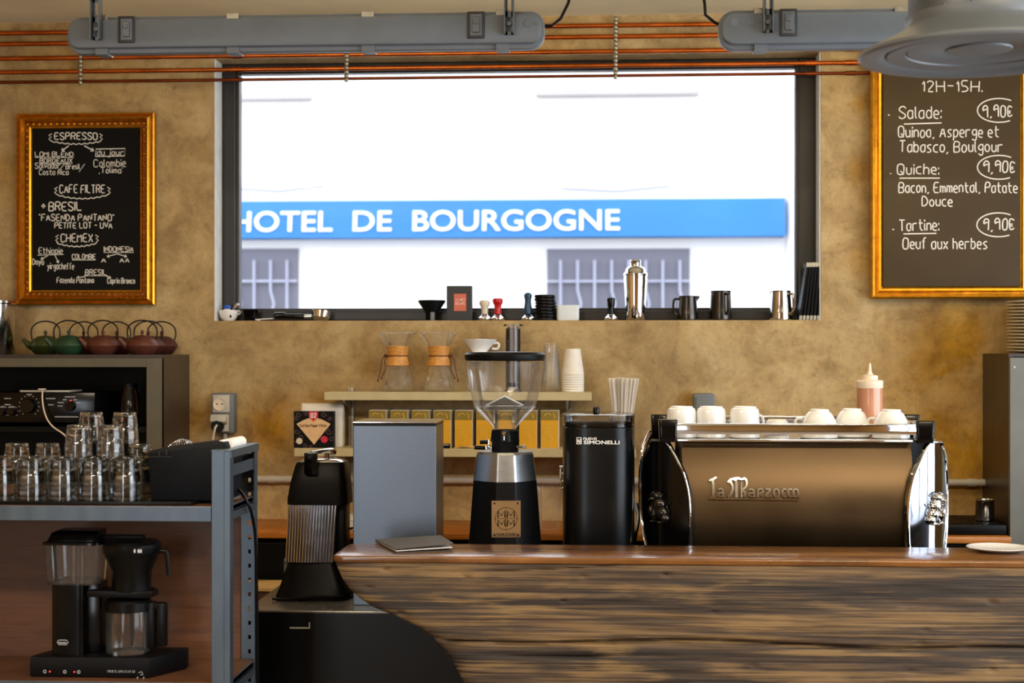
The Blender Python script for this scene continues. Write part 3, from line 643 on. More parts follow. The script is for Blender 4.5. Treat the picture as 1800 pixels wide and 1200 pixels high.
# ================================================================== batten lamps
def batten(px0, px1, py0, py1, Y, label, straps, latches, clips, knocks, flip=False, hide_right=None):
    c = P((px0+px1)/2, (py0+py1)/2, Y); s = S((px0+px1)/2, Y); t = thing('batten_lamp', label, 'lamp', c)
    hw, hh = (px1-px0)/2*s, (py1-py0)/2*s
    X = lambda px: (px-(px0+px1)/2)*s
    Z = lambda py: ((py0+py1)/2-py)*s
    def stad(hx, hz, n=10, rr=0.8):
        r = hz*rr; o = []
        for (cx, cz, a0) in [(hx-r, hz-r, 0), (-hx+r, hz-r, PI/2), (-hx+r, -hz+r, PI), (hx-r, -hz+r, 1.5*PI)]:
            for i in range(n+1): o.append((cx+r*math.cos(a0+PI/2*i/n), cz+r*math.sin(a0+PI/2*i/n)))
        return o
    b = BM(); prism(b, stad(hw-0.008, hh-0.012), -0.042, -0.0, 'y', 0.006); prism(b, stad(hw, hh), -0.022, 0.012, 'y', 0.004)
    for px in knocks: tube(b, [(X(px), -0.0435, Z(py0+24)), (X(px), -0.041, Z(py0+24))], 0.011, 18); tube(b, [(X(px)+0.022, -0.044, Z(py0+25)), (X(px)+0.022, -0.041, Z(py0+25))], 0.003, 10)
    part('housing', b, M_grey, t)
    b = BM(); prism(b, stad(hw-0.012, hh-0.006), 0.0125, 0.03, 'y', 0.003); prism(b, stad(hw-0.02, hh-0.016), 0.03, 0.062, 'y', 0.012); part('diffuser', b, M_tube, t)
    for px in clips:
        for sgn in (-1, 1):
            b = BM(); box(b, (X(px), -0.004, sgn*(hh+0.002)), (0.034, 0.05, 0.004), 0.001); box(b, (X(px), -0.028, sgn*(hh-0.009)), (0.034, 0.003, 0.024), 0.001)
            part('clip', b, M_zinc if sgn > 0 else M_grey, t, False)
    for px in latches:
        b = BM(); box(b, (X(px), -0.044, Z(py0+26)), (0.034, 0.006, 0.06), 0.003); box(b, (X(px), -0.049, Z(py0+26)), (0.02, 0.008, 0.042), 0.002); box(b, (X(px), -0.053, Z(py0+22)), (0.012, 0.006, 0.010), 0.001)
        part('mounting_latch', b, M_galv, t, False)
        b = BM(); box(b, (X(px), -0.0435, Z(py0+26)), (0.046, 0.006, 0.072), 0.004); part('latch_shade_plate', b, M_boxgr, t)  # dark plate stands in for the shade inside the latch recess
    for px in straps:
        b = BM(); zt = CEIL-c.z; z0 = Z(py0+44)
        w = 0.026
        bx(b, X(px)-w/2, X(px)-w/2+0.003, -0.068, -0.044, z0, zt); bx(b, X(px)+w/2-0.003, X(px)+w/2, -0.068, -0.044, z0, zt)
        k = int((zt-z0)/0.05)
        bx(b, X(px)-w/2, X(px)-w/2+0.008, -0.047, -0.044, z0, zt); bx(b, X(px)+w/2-0.008, X(px)+w/2, -0.047, -0.044, z0, zt)
        for i in range(k+1):
            zz = z0+(zt-z0)*i/k; bx(b, X(px)-w/2, X(px)+w/2, -0.047, -0.044, max(z0, zz-0.008), min(zt, zz+0.008))
        tube(b, [(X(px), -0.056, Z(py0+26)), (X(px), -0.043, Z(py0+26))], 0.006, 8)
        part('hanging_strap', b, M_galv, t, False)
    return t, c, s
t, c, s = batten(115, 958, 28, 93, 4.05, 'long grey batten lamp with its back to the room, hung above the window', (174, 898), (226, 840), (178, 412, 650, 885), (930,))
p0, p1 = P(955, 45, 4.05)-c, P(1008, -60, 4.2)-c
b = BM(); tube(b, [(p0.x-0.01, 0, p0.z), (p0.x+0.022, 0.0, p0.z-0.001), (p0.x+0.045, 0.02, p0.z+0.022), (p1.x-0.012, 0.05, p0.z+0.07), (p1.x, 0.08, p0.z+0.13), (p1.x+0.03, 0.1, CEIL-c.z)], 0.0042, 10); part('power_cable', b, M_black, t)
t, c, s = batten(1265, 2108, 16, 86, 4.05, 'grey batten lamp at the right, partly hidden by the round duct outlet', (1349, 2040), (1385, 1990), (1338, 1582, 1820, 2035), (1291, 1320))
p0, p1 = P(1268, 45, 4.05)-c, P(1232, -40, 4.2)-c
b = BM(); tube(b, [(p0.x+0.01, 0, p0.z-0.004), (p0.x-0.016, 0.01, p0.z+0.01), (p0.x-0.04, 0.03, p0.z+0.035), (p1.x+0.004, 0.05, p0.z+0.07), (p1.x-0.003, 0.08, p0.z+0.12), (p1.x-0.01, 0.1, CEIL-c.z)], 0.0042, 10); part('power_cable', b, M_black, t)
# ================================================================== ventilation duct outlet
YD = 3.25; cd = P(1723, 89, YD); sd = S(1723, YD)
t = thing('ventilation_duct', 'round grey ventilation duct with a flared outlet hanging at the upper right', 'duct', cd)
q = lambda *a: [(r*sd, z*sd) for r, z in a]
b = BM(); lathe(b, q((122, 44), (123, 70), (123, 120), (124, 122), (124, 126), (123, 128), (123, 200), (124, 202), (124, 206), (123, 208), (123, (CEIL-cd.z)/sd-1)), 64)
for a in (-2.3, -1.9, -1.35, -0.9):
    ball(b, (124*sd*math.cos(a), 124*sd*math.sin(a), 62*sd), 0.006, 1)
part('duct', b, M_galv, t)
b = BM(); lathe(b, q((119, 44), (126, 44), (128, 52), (128, 60), (122, 62)), 64); part('collar', b, M_galvp, t)
b = BM(); lathe(b, q((124, 48), (128, 40), (150, 26), (196, 4), (208, -2), (210, -8), (206, -12), (190, -12), (168, -7), (158, 0), (152, 4)), 72); part('flared_rim', b, M_galvp, t)
b = BM(); lathe(b, q((162, 2), (160, -6), (128, -3), (126, 4), (124, 8), (118, 8)), 64); part('outlet_ring', b, M_galvp, t)
b = BM(); lathe(b, q((126, 2), (124, -1), (60, 3), (56, 6), (0, 6)), 64); part('outlet_disc', b, M_galvp, t)
b = BM(); lathe(b, q((56, 3), (54, 0), (0, -3)), 48); part('centre_cap', b, M_galvp, t)
# ================================================================== sockets and conduit
c = P(397, 760, 5.5); s = S(397, 5.5); t = thing('wall_socket', 'double grey wall socket with a plug in its lower outlet', 'socket', c+Vector((0, 0, 0)))
b = BM(); bx(b, -20*s, 20*s, -0.045, 0, 0, 70*s, 0.006); part('back_box', b, M_grey, t)
b = BM(); bx(b, -17*s, 13*s, -0.056, -0.045, 36*s, 67*s, 0.004); part('outlet', b, M_greyl, t)
b = BM(); lathe(b, [(0.0, 0.0), (9*s, 0.0), (10*s, 0.004), (11.5*s, 0.004), (11.5*s, 0)], 32, (-4*s, -0.0575, 51*s), Matrix.Rotation(PI/2, 4, 'X'))
part('outlet_well', b, M_cream, t)
b = BM()
for dx in (-4.5, 4.5): tube(b, [(-4*s+dx*s, -0.0595, 51*s), (-4*s+dx*s, -0.056, 51*s)], 1.3*s, 10)
part('pin_hole', b, M_black, t)
b = BM(); bx(b, -18*s, 12*s, -0.062, -0.045, 3*s, 33*s, 0.004); box(b, (-4*s, -0.068, 24*s), (28*s, 0.03, 14*s), 0.004, 2, Matrix.Rotation(-0.5, 4, 'X')); part('outlet', b, M_greyl, t)
b = BM(); lathe(b, [(0, 0.03), (9*s, 0.03), (11*s, 0.02), (11*s, 0.0), (0, 0)], 24, (-6*s, -0.06, 13*s), Matrix.Rotation(PI/2, 4, 'X')); part('plug', b, M_black, t)
b = BM(); tube(b, [(-5*s, -0.088, 15*s), (-7*s, -0.10, 10*s), (-11*s, -0.095, -6*s), (-14*s, -0.08, -24*s), (-17*s, -0.06, -60*s), (-17*s, -0.03, -150*s)], 0.0042, 10); part('plug_cable', b, M_cream, t)
b = BM(); tube(b, [(1*s, -0.018, 0), (1*s, -0.018, -80*s)], 0.0085, 14); solo('conduit_drop', b, M_greyl, 'short vertical grey conduit below the double wall socket', 'conduit', c)
c = P(1236, 760, 5.5); b = BM(); bx(b, -18*s, 18*s, -0.05, 0, 0, 68*s, 0.007); bx(b, -14*s, 14*s, -0.056, -0.05, 5*s, 62*s, 0.004); solo('junction_box', b, M_grey, 'grey wall box showing above the cups on the espresso machine', 'socket', c)
b = BM(); z = P(700, 843, 5.47).z; x0, x1 = P(405, 843, 5.47).x, P(1737, 843, 5.47).x
tube(b, [(x0, 0, 0), (x1, 0, 0)], 0.0125, 16)
for px in (470, 560, 1700): tube(b, [(P(px, 843, 5.47).x, 0, 0), (P(px, 843, 5.47).x+0.03, 0, 0)], 0.0145, 16); box(b, (P(px, 843, 5.47).x+0.015, 0.014, 0), (0.02, 0.03, 0.012))
solo('wall_conduit', b, M_greyl, 'long horizontal grey conduit along the wall behind the machines', 'conduit', (0, 5.47, z))
# ================================================================== cabinets by the wall
YC = 5.15
x1 = P(285, 700, YC).x; zt = P(285, 623, YC).z
xl = P(-260, 700, YC).x; s = S(200, YC)
t = thing('wall_cabinet', 'tall dark cabinet with a grey front frame, left below the smaller chalkboard', 'cabinet', ((xl+x1)/2, (YC+YW)/2, 0))
o = Vector(t.location); hw = (x1-xl)/2; y0, y1 = YC-o.y, YW-o.y-0.004
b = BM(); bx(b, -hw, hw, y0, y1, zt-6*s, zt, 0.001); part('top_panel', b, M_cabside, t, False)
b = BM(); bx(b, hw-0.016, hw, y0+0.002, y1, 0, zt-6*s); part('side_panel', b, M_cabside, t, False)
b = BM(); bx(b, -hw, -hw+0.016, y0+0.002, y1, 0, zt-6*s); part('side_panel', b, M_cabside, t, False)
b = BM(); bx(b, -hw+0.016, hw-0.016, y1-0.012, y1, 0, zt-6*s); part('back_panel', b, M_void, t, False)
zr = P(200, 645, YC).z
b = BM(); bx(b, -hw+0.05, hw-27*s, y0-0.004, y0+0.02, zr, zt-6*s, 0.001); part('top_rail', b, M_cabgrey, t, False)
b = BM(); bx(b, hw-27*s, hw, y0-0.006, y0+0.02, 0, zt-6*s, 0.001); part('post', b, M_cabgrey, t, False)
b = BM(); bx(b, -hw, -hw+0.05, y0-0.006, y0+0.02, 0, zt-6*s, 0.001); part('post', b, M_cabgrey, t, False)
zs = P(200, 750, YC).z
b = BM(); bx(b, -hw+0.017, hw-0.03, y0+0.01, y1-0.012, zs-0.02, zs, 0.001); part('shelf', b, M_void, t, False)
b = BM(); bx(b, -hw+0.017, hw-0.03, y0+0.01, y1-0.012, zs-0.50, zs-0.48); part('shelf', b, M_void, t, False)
# hi-fi receiver in the cabinet
YA = 5.17; c = P(60, 748, YA); sA = S(60, YA)
t = thing('hifi_receiver', 'black hi-fi receiver with ringed knobs on the shelf of the left cabinet', 'amplifier', (c.x, YA, zs))
hA = (748-688)*sA
b = BM(); bx(b, -0.215, 0.215, 0.004, 0.24, 0.012, hA, 0.003)
for fx in (-0.17, 0.17): lathe(b, [(0, 0), (0.02, 0), (0.02, 0.014), (0, 0.014)], 16, (fx, 0.05, 0.0))
part('case', b, M_blackm, t)
b = BM(); bx(b, -0.215, 0.215, -0.004, 0.004, 0.014, hA-0.001, 0.002); part('front_panel', b, M_blackg, t)
Xa = lambda px: (px-60)*sA
Za = lambda py: (748-py)*sA
for (px, py, r) in [(52, 712, 13), (184-57, 712, 9), (4, 722, 7), (22, 722, 7)]:
    b = BM(); lathe(b, [(0, 0.022), (r*sA*0.9, 0.022), (r*sA, 0.018), (r*sA, 0)], 32, (Xa(px), -0.004, Za(py)), Matrix.Rotation(PI/2, 4, 'X')); k_ = part('knob', b, M_blackg, t)
b = BM()
def dots(px, py, r, n, a0, a1, sz):
    for i in range(n):
        a = a0+(a1-a0)*i/(n-1); box(b, (Xa(px+r*math.cos(a)), -0.0048, Za(py-r*math.sin(a))), (sz*sA, 0.001, sz*sA))
dots(52, 712, 18, 13, -0.9, PI+0.9, 1.5); dots(4, 722, 10, 7, -0.7, PI+0.7, 1.2); dots(22, 722, 10, 7, -0.7, PI+0.7, 1.2)
for (x0, x1_, py) in [(47, 57, 692), (7, 20, 699), (8, 19, 710), (0, 9, 714), (16, 27, 714), (82, 99, 699), (86, 96, 710), (116, 135, 696), (112, 119, 701), (131, 138, 701), (103, 114, 706), (136, 145, 706), (103, 112, 712), (98, 140, 731)]:
    nl = max(2, int((x1_-x0)/2.2))
    for i in range(nl): box(b, (Xa(x0+(x1_-x0)*(i+0.5)/nl), -0.0048, Za(py)), (1.5*sA, 0.001, 1.9*sA))
part('printing', b, M_silver, t, False)
b = BM(); tube(b, [(Xa(126.5), -0.006, Za(703)), (Xa(126.5), -0.003, Za(703))], 1.4*sA, 10); part('pilot_lamp', b, M_redled, t)
b = BM(); bx(b, Xa(32), Xa(122), 0.0, 0.13, 0, 0.0065, 0.002)
tb = thing('tablet', 'thin pale tablet lying flat on top of the hi-fi receiver', 'tablet', (c.x, YA+0.01, zs+hA))
part('body', b, M_greyl, tb); b = BM(); bx(b, Xa(35), Xa(119), 0.004, 0.126, 0.0065, 0.0072); part('screen', b, M_blackg, tb, False)
b = BM(); pts = [P(75, 684, 5.165), P(74, 700, 5.15), P(77, 722, 5.14), P(84, 740, 5.14), P(95, 752, 5.14), P(112, 762, 5.14), P(150, 800, 5.14), P(165, 850, 5.14)]
bp = Vector(pts[0]); bx(b, -10*sA*0.6, 10*sA*0.6, -0.012, 0.002, -0.002, 0.003, 0.001)
def smooth_pts(pts, k=2):
    pts = [Vector(p) for p in pts]
    for _ in range(k):
        o_ = [pts[0]]
        for a, d in zip(pts, pts[1:]): o_ += [a*0.75+d*0.25, a*0.25+d*0.75]
        pts = o_+[pts[-1]]
    return pts
tube(b, smooth_pts([p-bp for p in pts]), 0.0026, 8); solo('charging_cable', b, M_cream, 'white cable hanging from the tablet over the receiver knobs', 'cable', bp)
# jar inside the cabinet
c = P(228, 748, 5.28); t = thing('glass_jar', 'glass jar in the dark right corner of the left cabinet', 'jar', (c.x, 5.28, zs)); sj = S(228, 5.28)
b = BM(); lathe(b, [(0, 0.002), (17*sj, 0.002), (18*sj, 6*sj), (18*sj, 52*sj), (13*sj, 60*sj), (13*sj, 66*sj)], 28); part('body', b, M_smoke, t)
b = BM(); lathe(b, [(0, 0.004), (15*sj, 0.004), (15*sj, 20*sj), (0, 20*sj)], 24); part('contents', b, M_orange, t)
b = BM(); lathe(b, [(14*sj, 66*sj), (15*sj, 67*sj), (15*sj, 73*sj), (0, 74*sj)], 28); part('lid', b, M_black, t)
# steel canister at the far left on the cabinet
c = P(-22, 622, 5.30); sc = S(0, 5.30)
t = thing('steel_urn', 'steel pot cut off by the left edge, standing on the left cabinet', 'pot', (c.x, 5.30, zt))
b = BM(); lathe(b, [(0, 0), (44*sc, 0), (46*sc, 3*sc), (46*sc, 88*sc), (47.5*sc, 90*sc), (47.5*sc, 94*sc), (44*sc, 95*sc), (44*sc, 20*sc), (0, 20*sc)], 40); part('body', b, M_steel, t)
# cast iron teapots
def teapot(m, label, px, Y, k=1.0):
    rz = 0.35 if Y < 5.3 else 0.15
    t = thing('teapot', label, 'teapot', (P(px, 620, Y).x, Y, zt), rz, 'cast iron teapots on the left cabinet')
    b = BM(); lathe(b, [(0, 0), (0.034, 0), (0.042, 0.006), (0.054, 0.022), (0.058, 0.031), (0.0565, 0.036), (0.048, 0.050), (0.040, 0.057), (0.033, 0.059), (0, 0.059)], 44); part('body', b, m, t)
    b = BM(); lathe(b, [(0.0335, 0.058), (0.034, 0.0605), (0.028, 0.0645), (0.010, 0.067), (0, 0.0675)], 32); l_ = part('lid', b, m, t)
    b = BM(); lathe(b, [(0, 0.066), (0.005, 0.067), (0.0035, 0.071), (0.0065, 0.077), (0.006, 0.081), (0.002, 0.086), (0, 0.087)], 16); part('knob', b, m, l_)
    b = BM(); tube(b, [(-0.046, 0, 0.028), (-0.060, 0, 0.036), (-0.070, 0, 0.047), (-0.079, 0, 0.056)], [0.015, 0.012, 0.0085, 0.0065], 16); part('spout', b, m, t)
    b = BM(); pts = [Vector((-0.047, 0, 0.053)), Vector((-0.051, 0, 0.075))]+arc((0, 0, 0.083), 0.036, PI, 0, 14, 'xz', 0.050)+[Vector((0.051, 0, 0.075)), Vector((0.047, 0, 0.053))]
    tube(b, pts, 0.0027, 10); part('handle', b, M_iron, t)
    return t
teapot(M_greend, 'olive green teapot, leftmost on the left cabinet', 80, 5.34)
teapot(M_green, 'deep green teapot in front, between the olive one and the rust red ones', 121, 5.215)
teapot(M_red, 'rust red teapot right beside the deep green one, in the front row', 181, 5.215)
teapot(M_red, 'rust red teapot at the right end of the front row', 250, 5.215)
teapot(M_redd, 'maroon teapot peeking out just behind the right end of the front row', 261, 5.335)
teapot(M_redd, 'maroon teapot at the back, rightmost of all', 284, 5.445)
teapot(M_redd, 'maroon teapot at the back, seen between the two rust red ones', 205, 5.44)
teapot(M_redd, 'maroon teapot at the back, seen between the deep green and the rust red one', 147, 5.44)
# right cabinet
x0 = P(1773, 700, YC).x; xr = x0+0.62; zt2 = P(1773, 621, YC).z
t = thing('wall_cabinet', 'tall cabinet with a brown side and grey front at the right edge', 'cabinet', ((x0+xr)/2, (YC+YW)/2, 0)); o = Vector(t.location); hw = (xr-x0)/2
b = BM(); bx(b, -hw, hw, y0, y1, zt2-6*s, zt2, 0.001); part('top_panel', b, M_cabside, t, False)
b = BM(); bx(b, -hw, -hw+0.016, y0+0.002, y1, 0, zt2-6*s); part('side_panel', b, M_cabside, t, False)
b = BM(); bx(b, hw-0.016, hw, y0+0.002, y1, 0, zt2-6*s); part('side_panel', b, M_cabside, t, False)
b = BM(); bx(b, -hw+0.016, hw-0.016, y1-0.012, y1, 0, zt2-6*s); part('back_panel', b, M_void, t, False)
b = BM(); bx(b, -hw, hw, y0-0.018, y0+0.002, 0.04, zt2-7*s, 0.001); d = part('door', b, M_cabfront, t, False)
b = BM(); tube(b, [(hw-0.07, y0-0.018, 1.0), (hw-0.07, y0-0.045, 1.0), (hw-0.07, y0-0.045, 1.2), (hw-0.07, y0-0.018, 1.2)], 0.006, 10); part('handle', b, M_zinc, d)
b = BM(); tube(b, [(-hw+7*s, y0-0.0205, P(1780, 645, YC).z), (-hw+7*s, y0-0.017, P(1780, 645, YC).z)], 0.004, 10); part('screw_cap', b, M_greyl, d)
# plates on the right cabinet
npl = 16; R = 0.125; px_c = P(1771, 560, 5.32).x+R
hp = (614-522)*S(1790, 5.32)/npl
proto = None
for i in range(npl):
    lab = 'beige plate, '+('topmost' if i == npl-1 else ('lowest' if i == 0 else ORD[npl-1-i]+' from the top'))+' of the stack on the right cabinet'
    if proto is None:
        b = BM(); lathe(b, [(0, 0), (R*0.55, 0), (R*0.6, 0.001), (R*0.97, hp*0.55), (R, hp*0.72), (R*0.995, hp*0.95), (R*0.96, hp*0.9), (R*0.6, hp*0.42), (0, hp*0.42)], 56)
        proto = solo('plate', b, M_plate, lab, 'plate', (px_c, 5.32, zt2), group='plates stacked on the right cabinet')
    else: dup(proto, (px_c, 5.32, zt2+hp*i), lab)
# ================================================================== back counter
YK = 5.10; zk = 0.995
cx0 = P(334, 900, YW).x+0.01; cx1 = x0-0.004
b = BM(); bx(b, cx0, cx1, YK, YW-0.003, -0.022, 0, 0.002); solo('worktop', b, M_orange, 'orange wooden worktop along the wall behind the machines', 'worktop', (0, 0, zk))
cxs = [cx0+(cx1-cx0)*i/5 for i in range(6)]
for i in range(5):
    t = thing('base_cabinet', 'black base cabinet under the orange worktop, '+ORD[i]+' from the left', 'cabinet', ((cxs[i]+cxs[i+1])/2, 5.3, 0), 0, 'black base cabinets under the worktop')
    h = (cxs[i+1]-cxs[i])/2-0.001
    b = BM(); bx(b, -h, h, -0.165, 0.19, 0.0, zk-0.0225); part('body', b, M_void, t, False)
    for sg_ in (-1, 1):
        b = BM(); bx(b, (0.002 if sg_ > 0 else -h+0.002), (h-0.002 if sg_ > 0 else -0.002), -0.185, -0.166, 0.06, zk-0.04, 0.002); d = part('door', b, M_blackm, t, False)
        b = BM(); tube(b, [(sg_*0.03, -0.186, 0.80), (sg_*0.03, -0.205, 0.80)], 0.007, 12); part('knob', b, M_iron, d)
# low unit between rack and worktop
c = P(462, 1026, 4.95); b = BM()
t = thing('low_unit', 'pale wooden topped low unit glimpsed behind the slotted rack post', 'table', (c.x-0.05, 4.99, 0))
b = BM(); bx(b, -0.16, 0.14, -0.06, 0.05, c.z-0.022, c.z, 0.002); part('top', b, M_palew, t, False)
b = BM(); bx(b, -0.15, 0.13, -0.05, 0.05, 0, c.z-0.022); part('body', b, M_panel, t, False)
# tray and steel cup at the right
x0_, x1_ = P(1655, 940, 5.14).x, P(1774, 940, 5.14).x; sk = S(1715, 5.14)
t = thing('drip_tray', 'flat black tray on the orange worktop, right of the espresso machine', 'tray', ((x0_+x1_)/2-0.002, 5.29, zk)); hw = (x1_-x0_)/2-0.004
b = BM(); bx(b, -hw, hw, -0.15, 0.15, 0, 19*sk, 0.006); part('body', b, M_blackm, t)
b = BM()
for i in range(12): bx(b, -hw+0.02+i*(2*hw-0.04)/12, -hw+0.028+i*(2*hw-0.04)/12, -0.13, 0.13, 19*sk, 19*sk+0.002)
part('grate', b, M_black, t, False)
c = P(1731, 922, 5.24); b = BM(); lathe(b, [(0, 0.002), (15*sk, 0), (16.5*sk, 2*sk), (16.5*sk, 36*sk), (17.5*sk, 37.5*sk), (16*sk, 38.5*sk), (15*sk, 36*sk), (15*sk, 4*sk), (0, 4*sk)], 36)
solo('steel_cup', b, M_steel, 'small shiny steel cup standing on the black tray', 'cup', (c.x, 5.24, zk+19*sk+0.002))
# jug and white tub
c = P(966, 926, 5.2); sk = S(966, 5.2); t = thing('plastic_jug', 'clear plastic jug on the orange worktop between grinder and black canister', 'jug', (c.x, 5.2, zk))
b = BM(); lathe(b, [(0, 0.002), (17*sk, 0.002), (18*sk, 4*sk), (21*sk, 70*sk), (23*sk, 78*sk)], 32); part('body', b, M_cupcl, t)
b = BM(); tube(b, smooth_pts([(20*sk, 0, 66*sk), (32*sk, 0, 62*sk), (30*sk, 0, 30*sk), (19*sk, 0, 22*sk)]), 0.004, 10); part('handle', b, M_cupcl, t)
c = P(640, 948, 5.2); t = thing('storage_tub', 'white tub on the orange worktop, mostly hidden by the tall steel box', 'tub', (c.x, 5.22, zk)); 
b = BM(); loft(b, [(0, 0, 0, 0.066, 0.06), (0.003, 0, 0, 0.07, 0.064), (0.035, 0, 0, 0.074, 0.068)], 40, 6); part('body', b, M_frost, t)
b = BM(); loft(b, [(0.035, 0, 0, 0.077, 0.071), (0.041, 0, 0, 0.077, 0.071), (0.043, 0, 0, 0.072, 0.066)], 40, 6); part('lid', b, M_frost, t)
# ================================================================== wall shelf and its things
YS = 5.30; ss = S(800, YS)
zu, zl = P(800, 689, YS).z, P(800, 788.5, YS).z; th_ = 14.5*ss
xu0, xu1 = P(570, 690, YS).x, P(1040, 690, YS).x; xl0, xl1 = P(517, 790, YS).x, P(1118, 790, YS).x
t = thing('wall_shelf', 'two-tier cream wall shelf on slotted uprights under the window', 'shelf', ((xu0+xu1)/2, YW, zl)); o = Vector(t.location)
b = BM(); bx(b, xu0-o.x, xu1-o.x, YS-YW, -0.024, zu-th_-zl, zu-zl, 0.0015); part('shelf_board', b, M_shelf, t, False)
b = BM(); bx(b, xl0-o.x, xl1-o.x, YS-YW, -0.024, -th_, 0, 0.0015); part('shelf_board', b, M_shelf, t, False)
for px in (617, 1000):
    X = P(px, 740, 5.48).x-o.x; z0 = P(px, 880, 5.48).z-zl
    b = BM(); bx(b, X-0.009, X+0.009, -0.012, 0, z0, zu-zl+0.01)
    bx(b, X-0.009, X-0.005, -0.022, -0.012, z0, zu-zl+0.01); bx(b, X+0.005, X+0.009, -0.022, -0.012, z0, zu-zl+0.01); part('upright', b, M_zinc, t, False)
    for zz in (zu-zl-th_, -th_):
        b = BM(); prism(b, [(-0.022, zz), (YS-YW+0.03, zz), (YS-YW+0.03, zz-0.008), (-0.03, zz-0.035), (-0.022, zz-0.035)], X-0.002, X+0.002, 'x'); part('bracket', b, M_zinc, t, False)
def chemex(px, label, side):
    Y = 5.39; c = P(px, 688, Y); s = S(px, Y); t = thing('pour_over_carafe', label, 'carafe', (c.x, Y, zu), 0, 'hourglass coffee carafes on the upper shelf')
    b = BM(); lathe(b, [(0, 2*s), (20*s, 1*s), (25*s, 3*s), (27*s, 9*s), (26*s, 20*s), (22.5*s, 33*s), (18*s, 46*s), (16*s, 62*s), (18*s, 78*s), (24*s, 90*s), (33*s, 103*s)], 40); gl = part('glass_body', b, M_clear2, t)
    b = BM(); tube(b, [(-13*s, -0.002, 72*s), (-20*s, 0, 84*s), (-31*s, 0, 103*s)], [2*s, 3.5*s, 4.5*s], 10); part('pouring_groove', b, M_clear2, gl)
    b = BM(); tube(b, [(33*s*math.cos(a), 33*s*math.sin(a), 103*s) for a in [2*PI*i/40 for i in range(40)]], 0.8*s, 8, True); part('rim', b, M_clear2, gl)
    b = BM(); lathe(b, [(18.5*s, 45*s), (20.5*s, 46*s), (18.2*s, 56*s), (17.2*s, 62.5*s), (18*s, 69*s), (20.3*s, 79*s), (19*s, 80*s)], 40); part('wooden_collar', b, M_collar, t)
    b = BM(); tube(b, [(17.9*s*math.cos(a), 17.9*s*math.sin(a), 62.5*s) for a in [2*PI*i/32 for i in range(32)]], 1.0*s, 8, True)
    k = side
    tube(b, smooth_pts([(k*17*s, -0.004, 62*s), (k*27*s, -0.01, 60*s), (k*29*s, -0.01, 40*s), (k*34*s, -0.012, 19*s)]), 0.9*s, 8); tube(b, smooth_pts([(k*17*s, -0.006, 62*s), (k*23*s, -0.014, 55*s), (k*20*s, -0.012, 40*s), (k*28*s, -0.012, 24*s)]), 0.9*s, 8)
    ball(b, (k*34*s, -0.012, 19*s), 2.2*s, 1); ball(b, (k*28*s, -0.012, 23*s), 2.0*s, 1); part('leather_tie', b, M_leather, t)
    b = BM(); ball(b, (k*21*s, -0.006, 63*s), 3.4*s, 2); part('wooden_bead', b, M_copperd if False else M_leather, t)
    return t
chemex(699, 'hourglass glass carafe with wooden collar, its tie hanging on the left', -1)
chemex(772, 'hourglass glass carafe with wooden collar, its tie hanging on the right', 1)
c = P(844, 688, 5.38); s = S(844, 5.38)
t = thing('glass_server', 'small glass coffee server under the white dripper, seen through the hopper', 'server', (c.x, 5.38, zu))
b = BM(); lathe(b, [(0, 1*s), (22*s, 1*s), (25*s, 5*s), (25*s, 40*s), (20*s, 58*s), (20*s, 64*s)], 32); part('body', b, M_clear2, t)
zd = zu+64*s
t = thing('coffee_dripper', 'white ceramic coffee dripper with a round handle, on the upper shelf', 'dripper', (c.x-1*s, 5.38, zd))
b = BM(); lathe(b, [(10*s, -3*s), (22*s, 0), (26*s, 1.0*s), (26*s, 3*s), (12*s, 5*s), (15*s, 8*s), (29*s, 25*s), (31*s, 27.5*s), (29.5*s, 28*s), (26*s, 25*s), (10*s, 8*s), (10*s, -3*s)], 44); part('cone', b, M_white, t)
b = BM(); tube(b, smooth_pts([(24*s, 0, 21*s), (35*s, 0, 22*s), (33*s, 0, 10*s), (22*s, 0, 12*s)]), 2.0*s, 10); part('handle', b, M_white, t)
c = P(902, 688, 5.39); s = S(902, 5.39)
t = thing('coffee_press', 'tall smoky plastic coffee press tube standing behind the grinder hopper', 'press', (c.x, 5.39, zu))
b = BM(); lathe(b, [(12*s, 0), (15*s, 0), (15*s, 3*s), (13*s, 4*s), (13*s, 112*s), (12*s, 112*s)], 32); part('chamber', b, M_smoke, t)
b = BM(); lathe(b, [(0, 8*s), (11.5*s, 8*s), (11.5*s, 16*s), (0, 16*s)], 28); part('plunger_seal', b, M_black, t)
b = BM(); lathe(b, [(9*s, 16*s), (9*s, 115*s), (17*s, 115*s), (17*s, 118*s), (0, 118*s)], 28); part('plunger', b, M_smoke, t)
# cup stacks
def stack(name, m, px, Y, zbase, r0, r1, h, pitch, n, s, top_word, grp, kind):
    pr = None; X = P(px, 688, Y).x
    for i in range(n):      # upside down, the lowest first
        lab = top_word+', '+('topmost' if i == n-1 else ('lowest' if i == 0 else ORD[n-1-i]+' from the top'))+' of its stack'
        if pr is None:
            b = BM(); lathe(b, [(r1*s, 0), (r1*s+0.0012, 1*s), (r1*s, 2*s), (r0*s, h*s), (r0*s*0.9, h*s), (r0*s*0.9, (h-1.5)*s), (0, (h-1.5)*s)], 32)
            pr = solo(name, b, m, lab, kind, (X, Y, zbase), group=grp)
        else: dup(pr, (X, Y, zbase+pitch*s*i), lab)
s = S(968, 5.38)
stack('plastic_cup', M_cupcl, 968, 5.38, zu, 11.5, 17, 52, 4.2, 9, s, 'clear disposable cup upside down on the upper shelf', 'clear disposable cups on the shelf', 'cup')
stack('paper_cup', M_paper, 1007, 5.38, zu, 13, 19.5, 46, 4.2, 8, s, 'white paper cup upside down on the upper shelf', 'white paper cups on the shelf', 'cup')
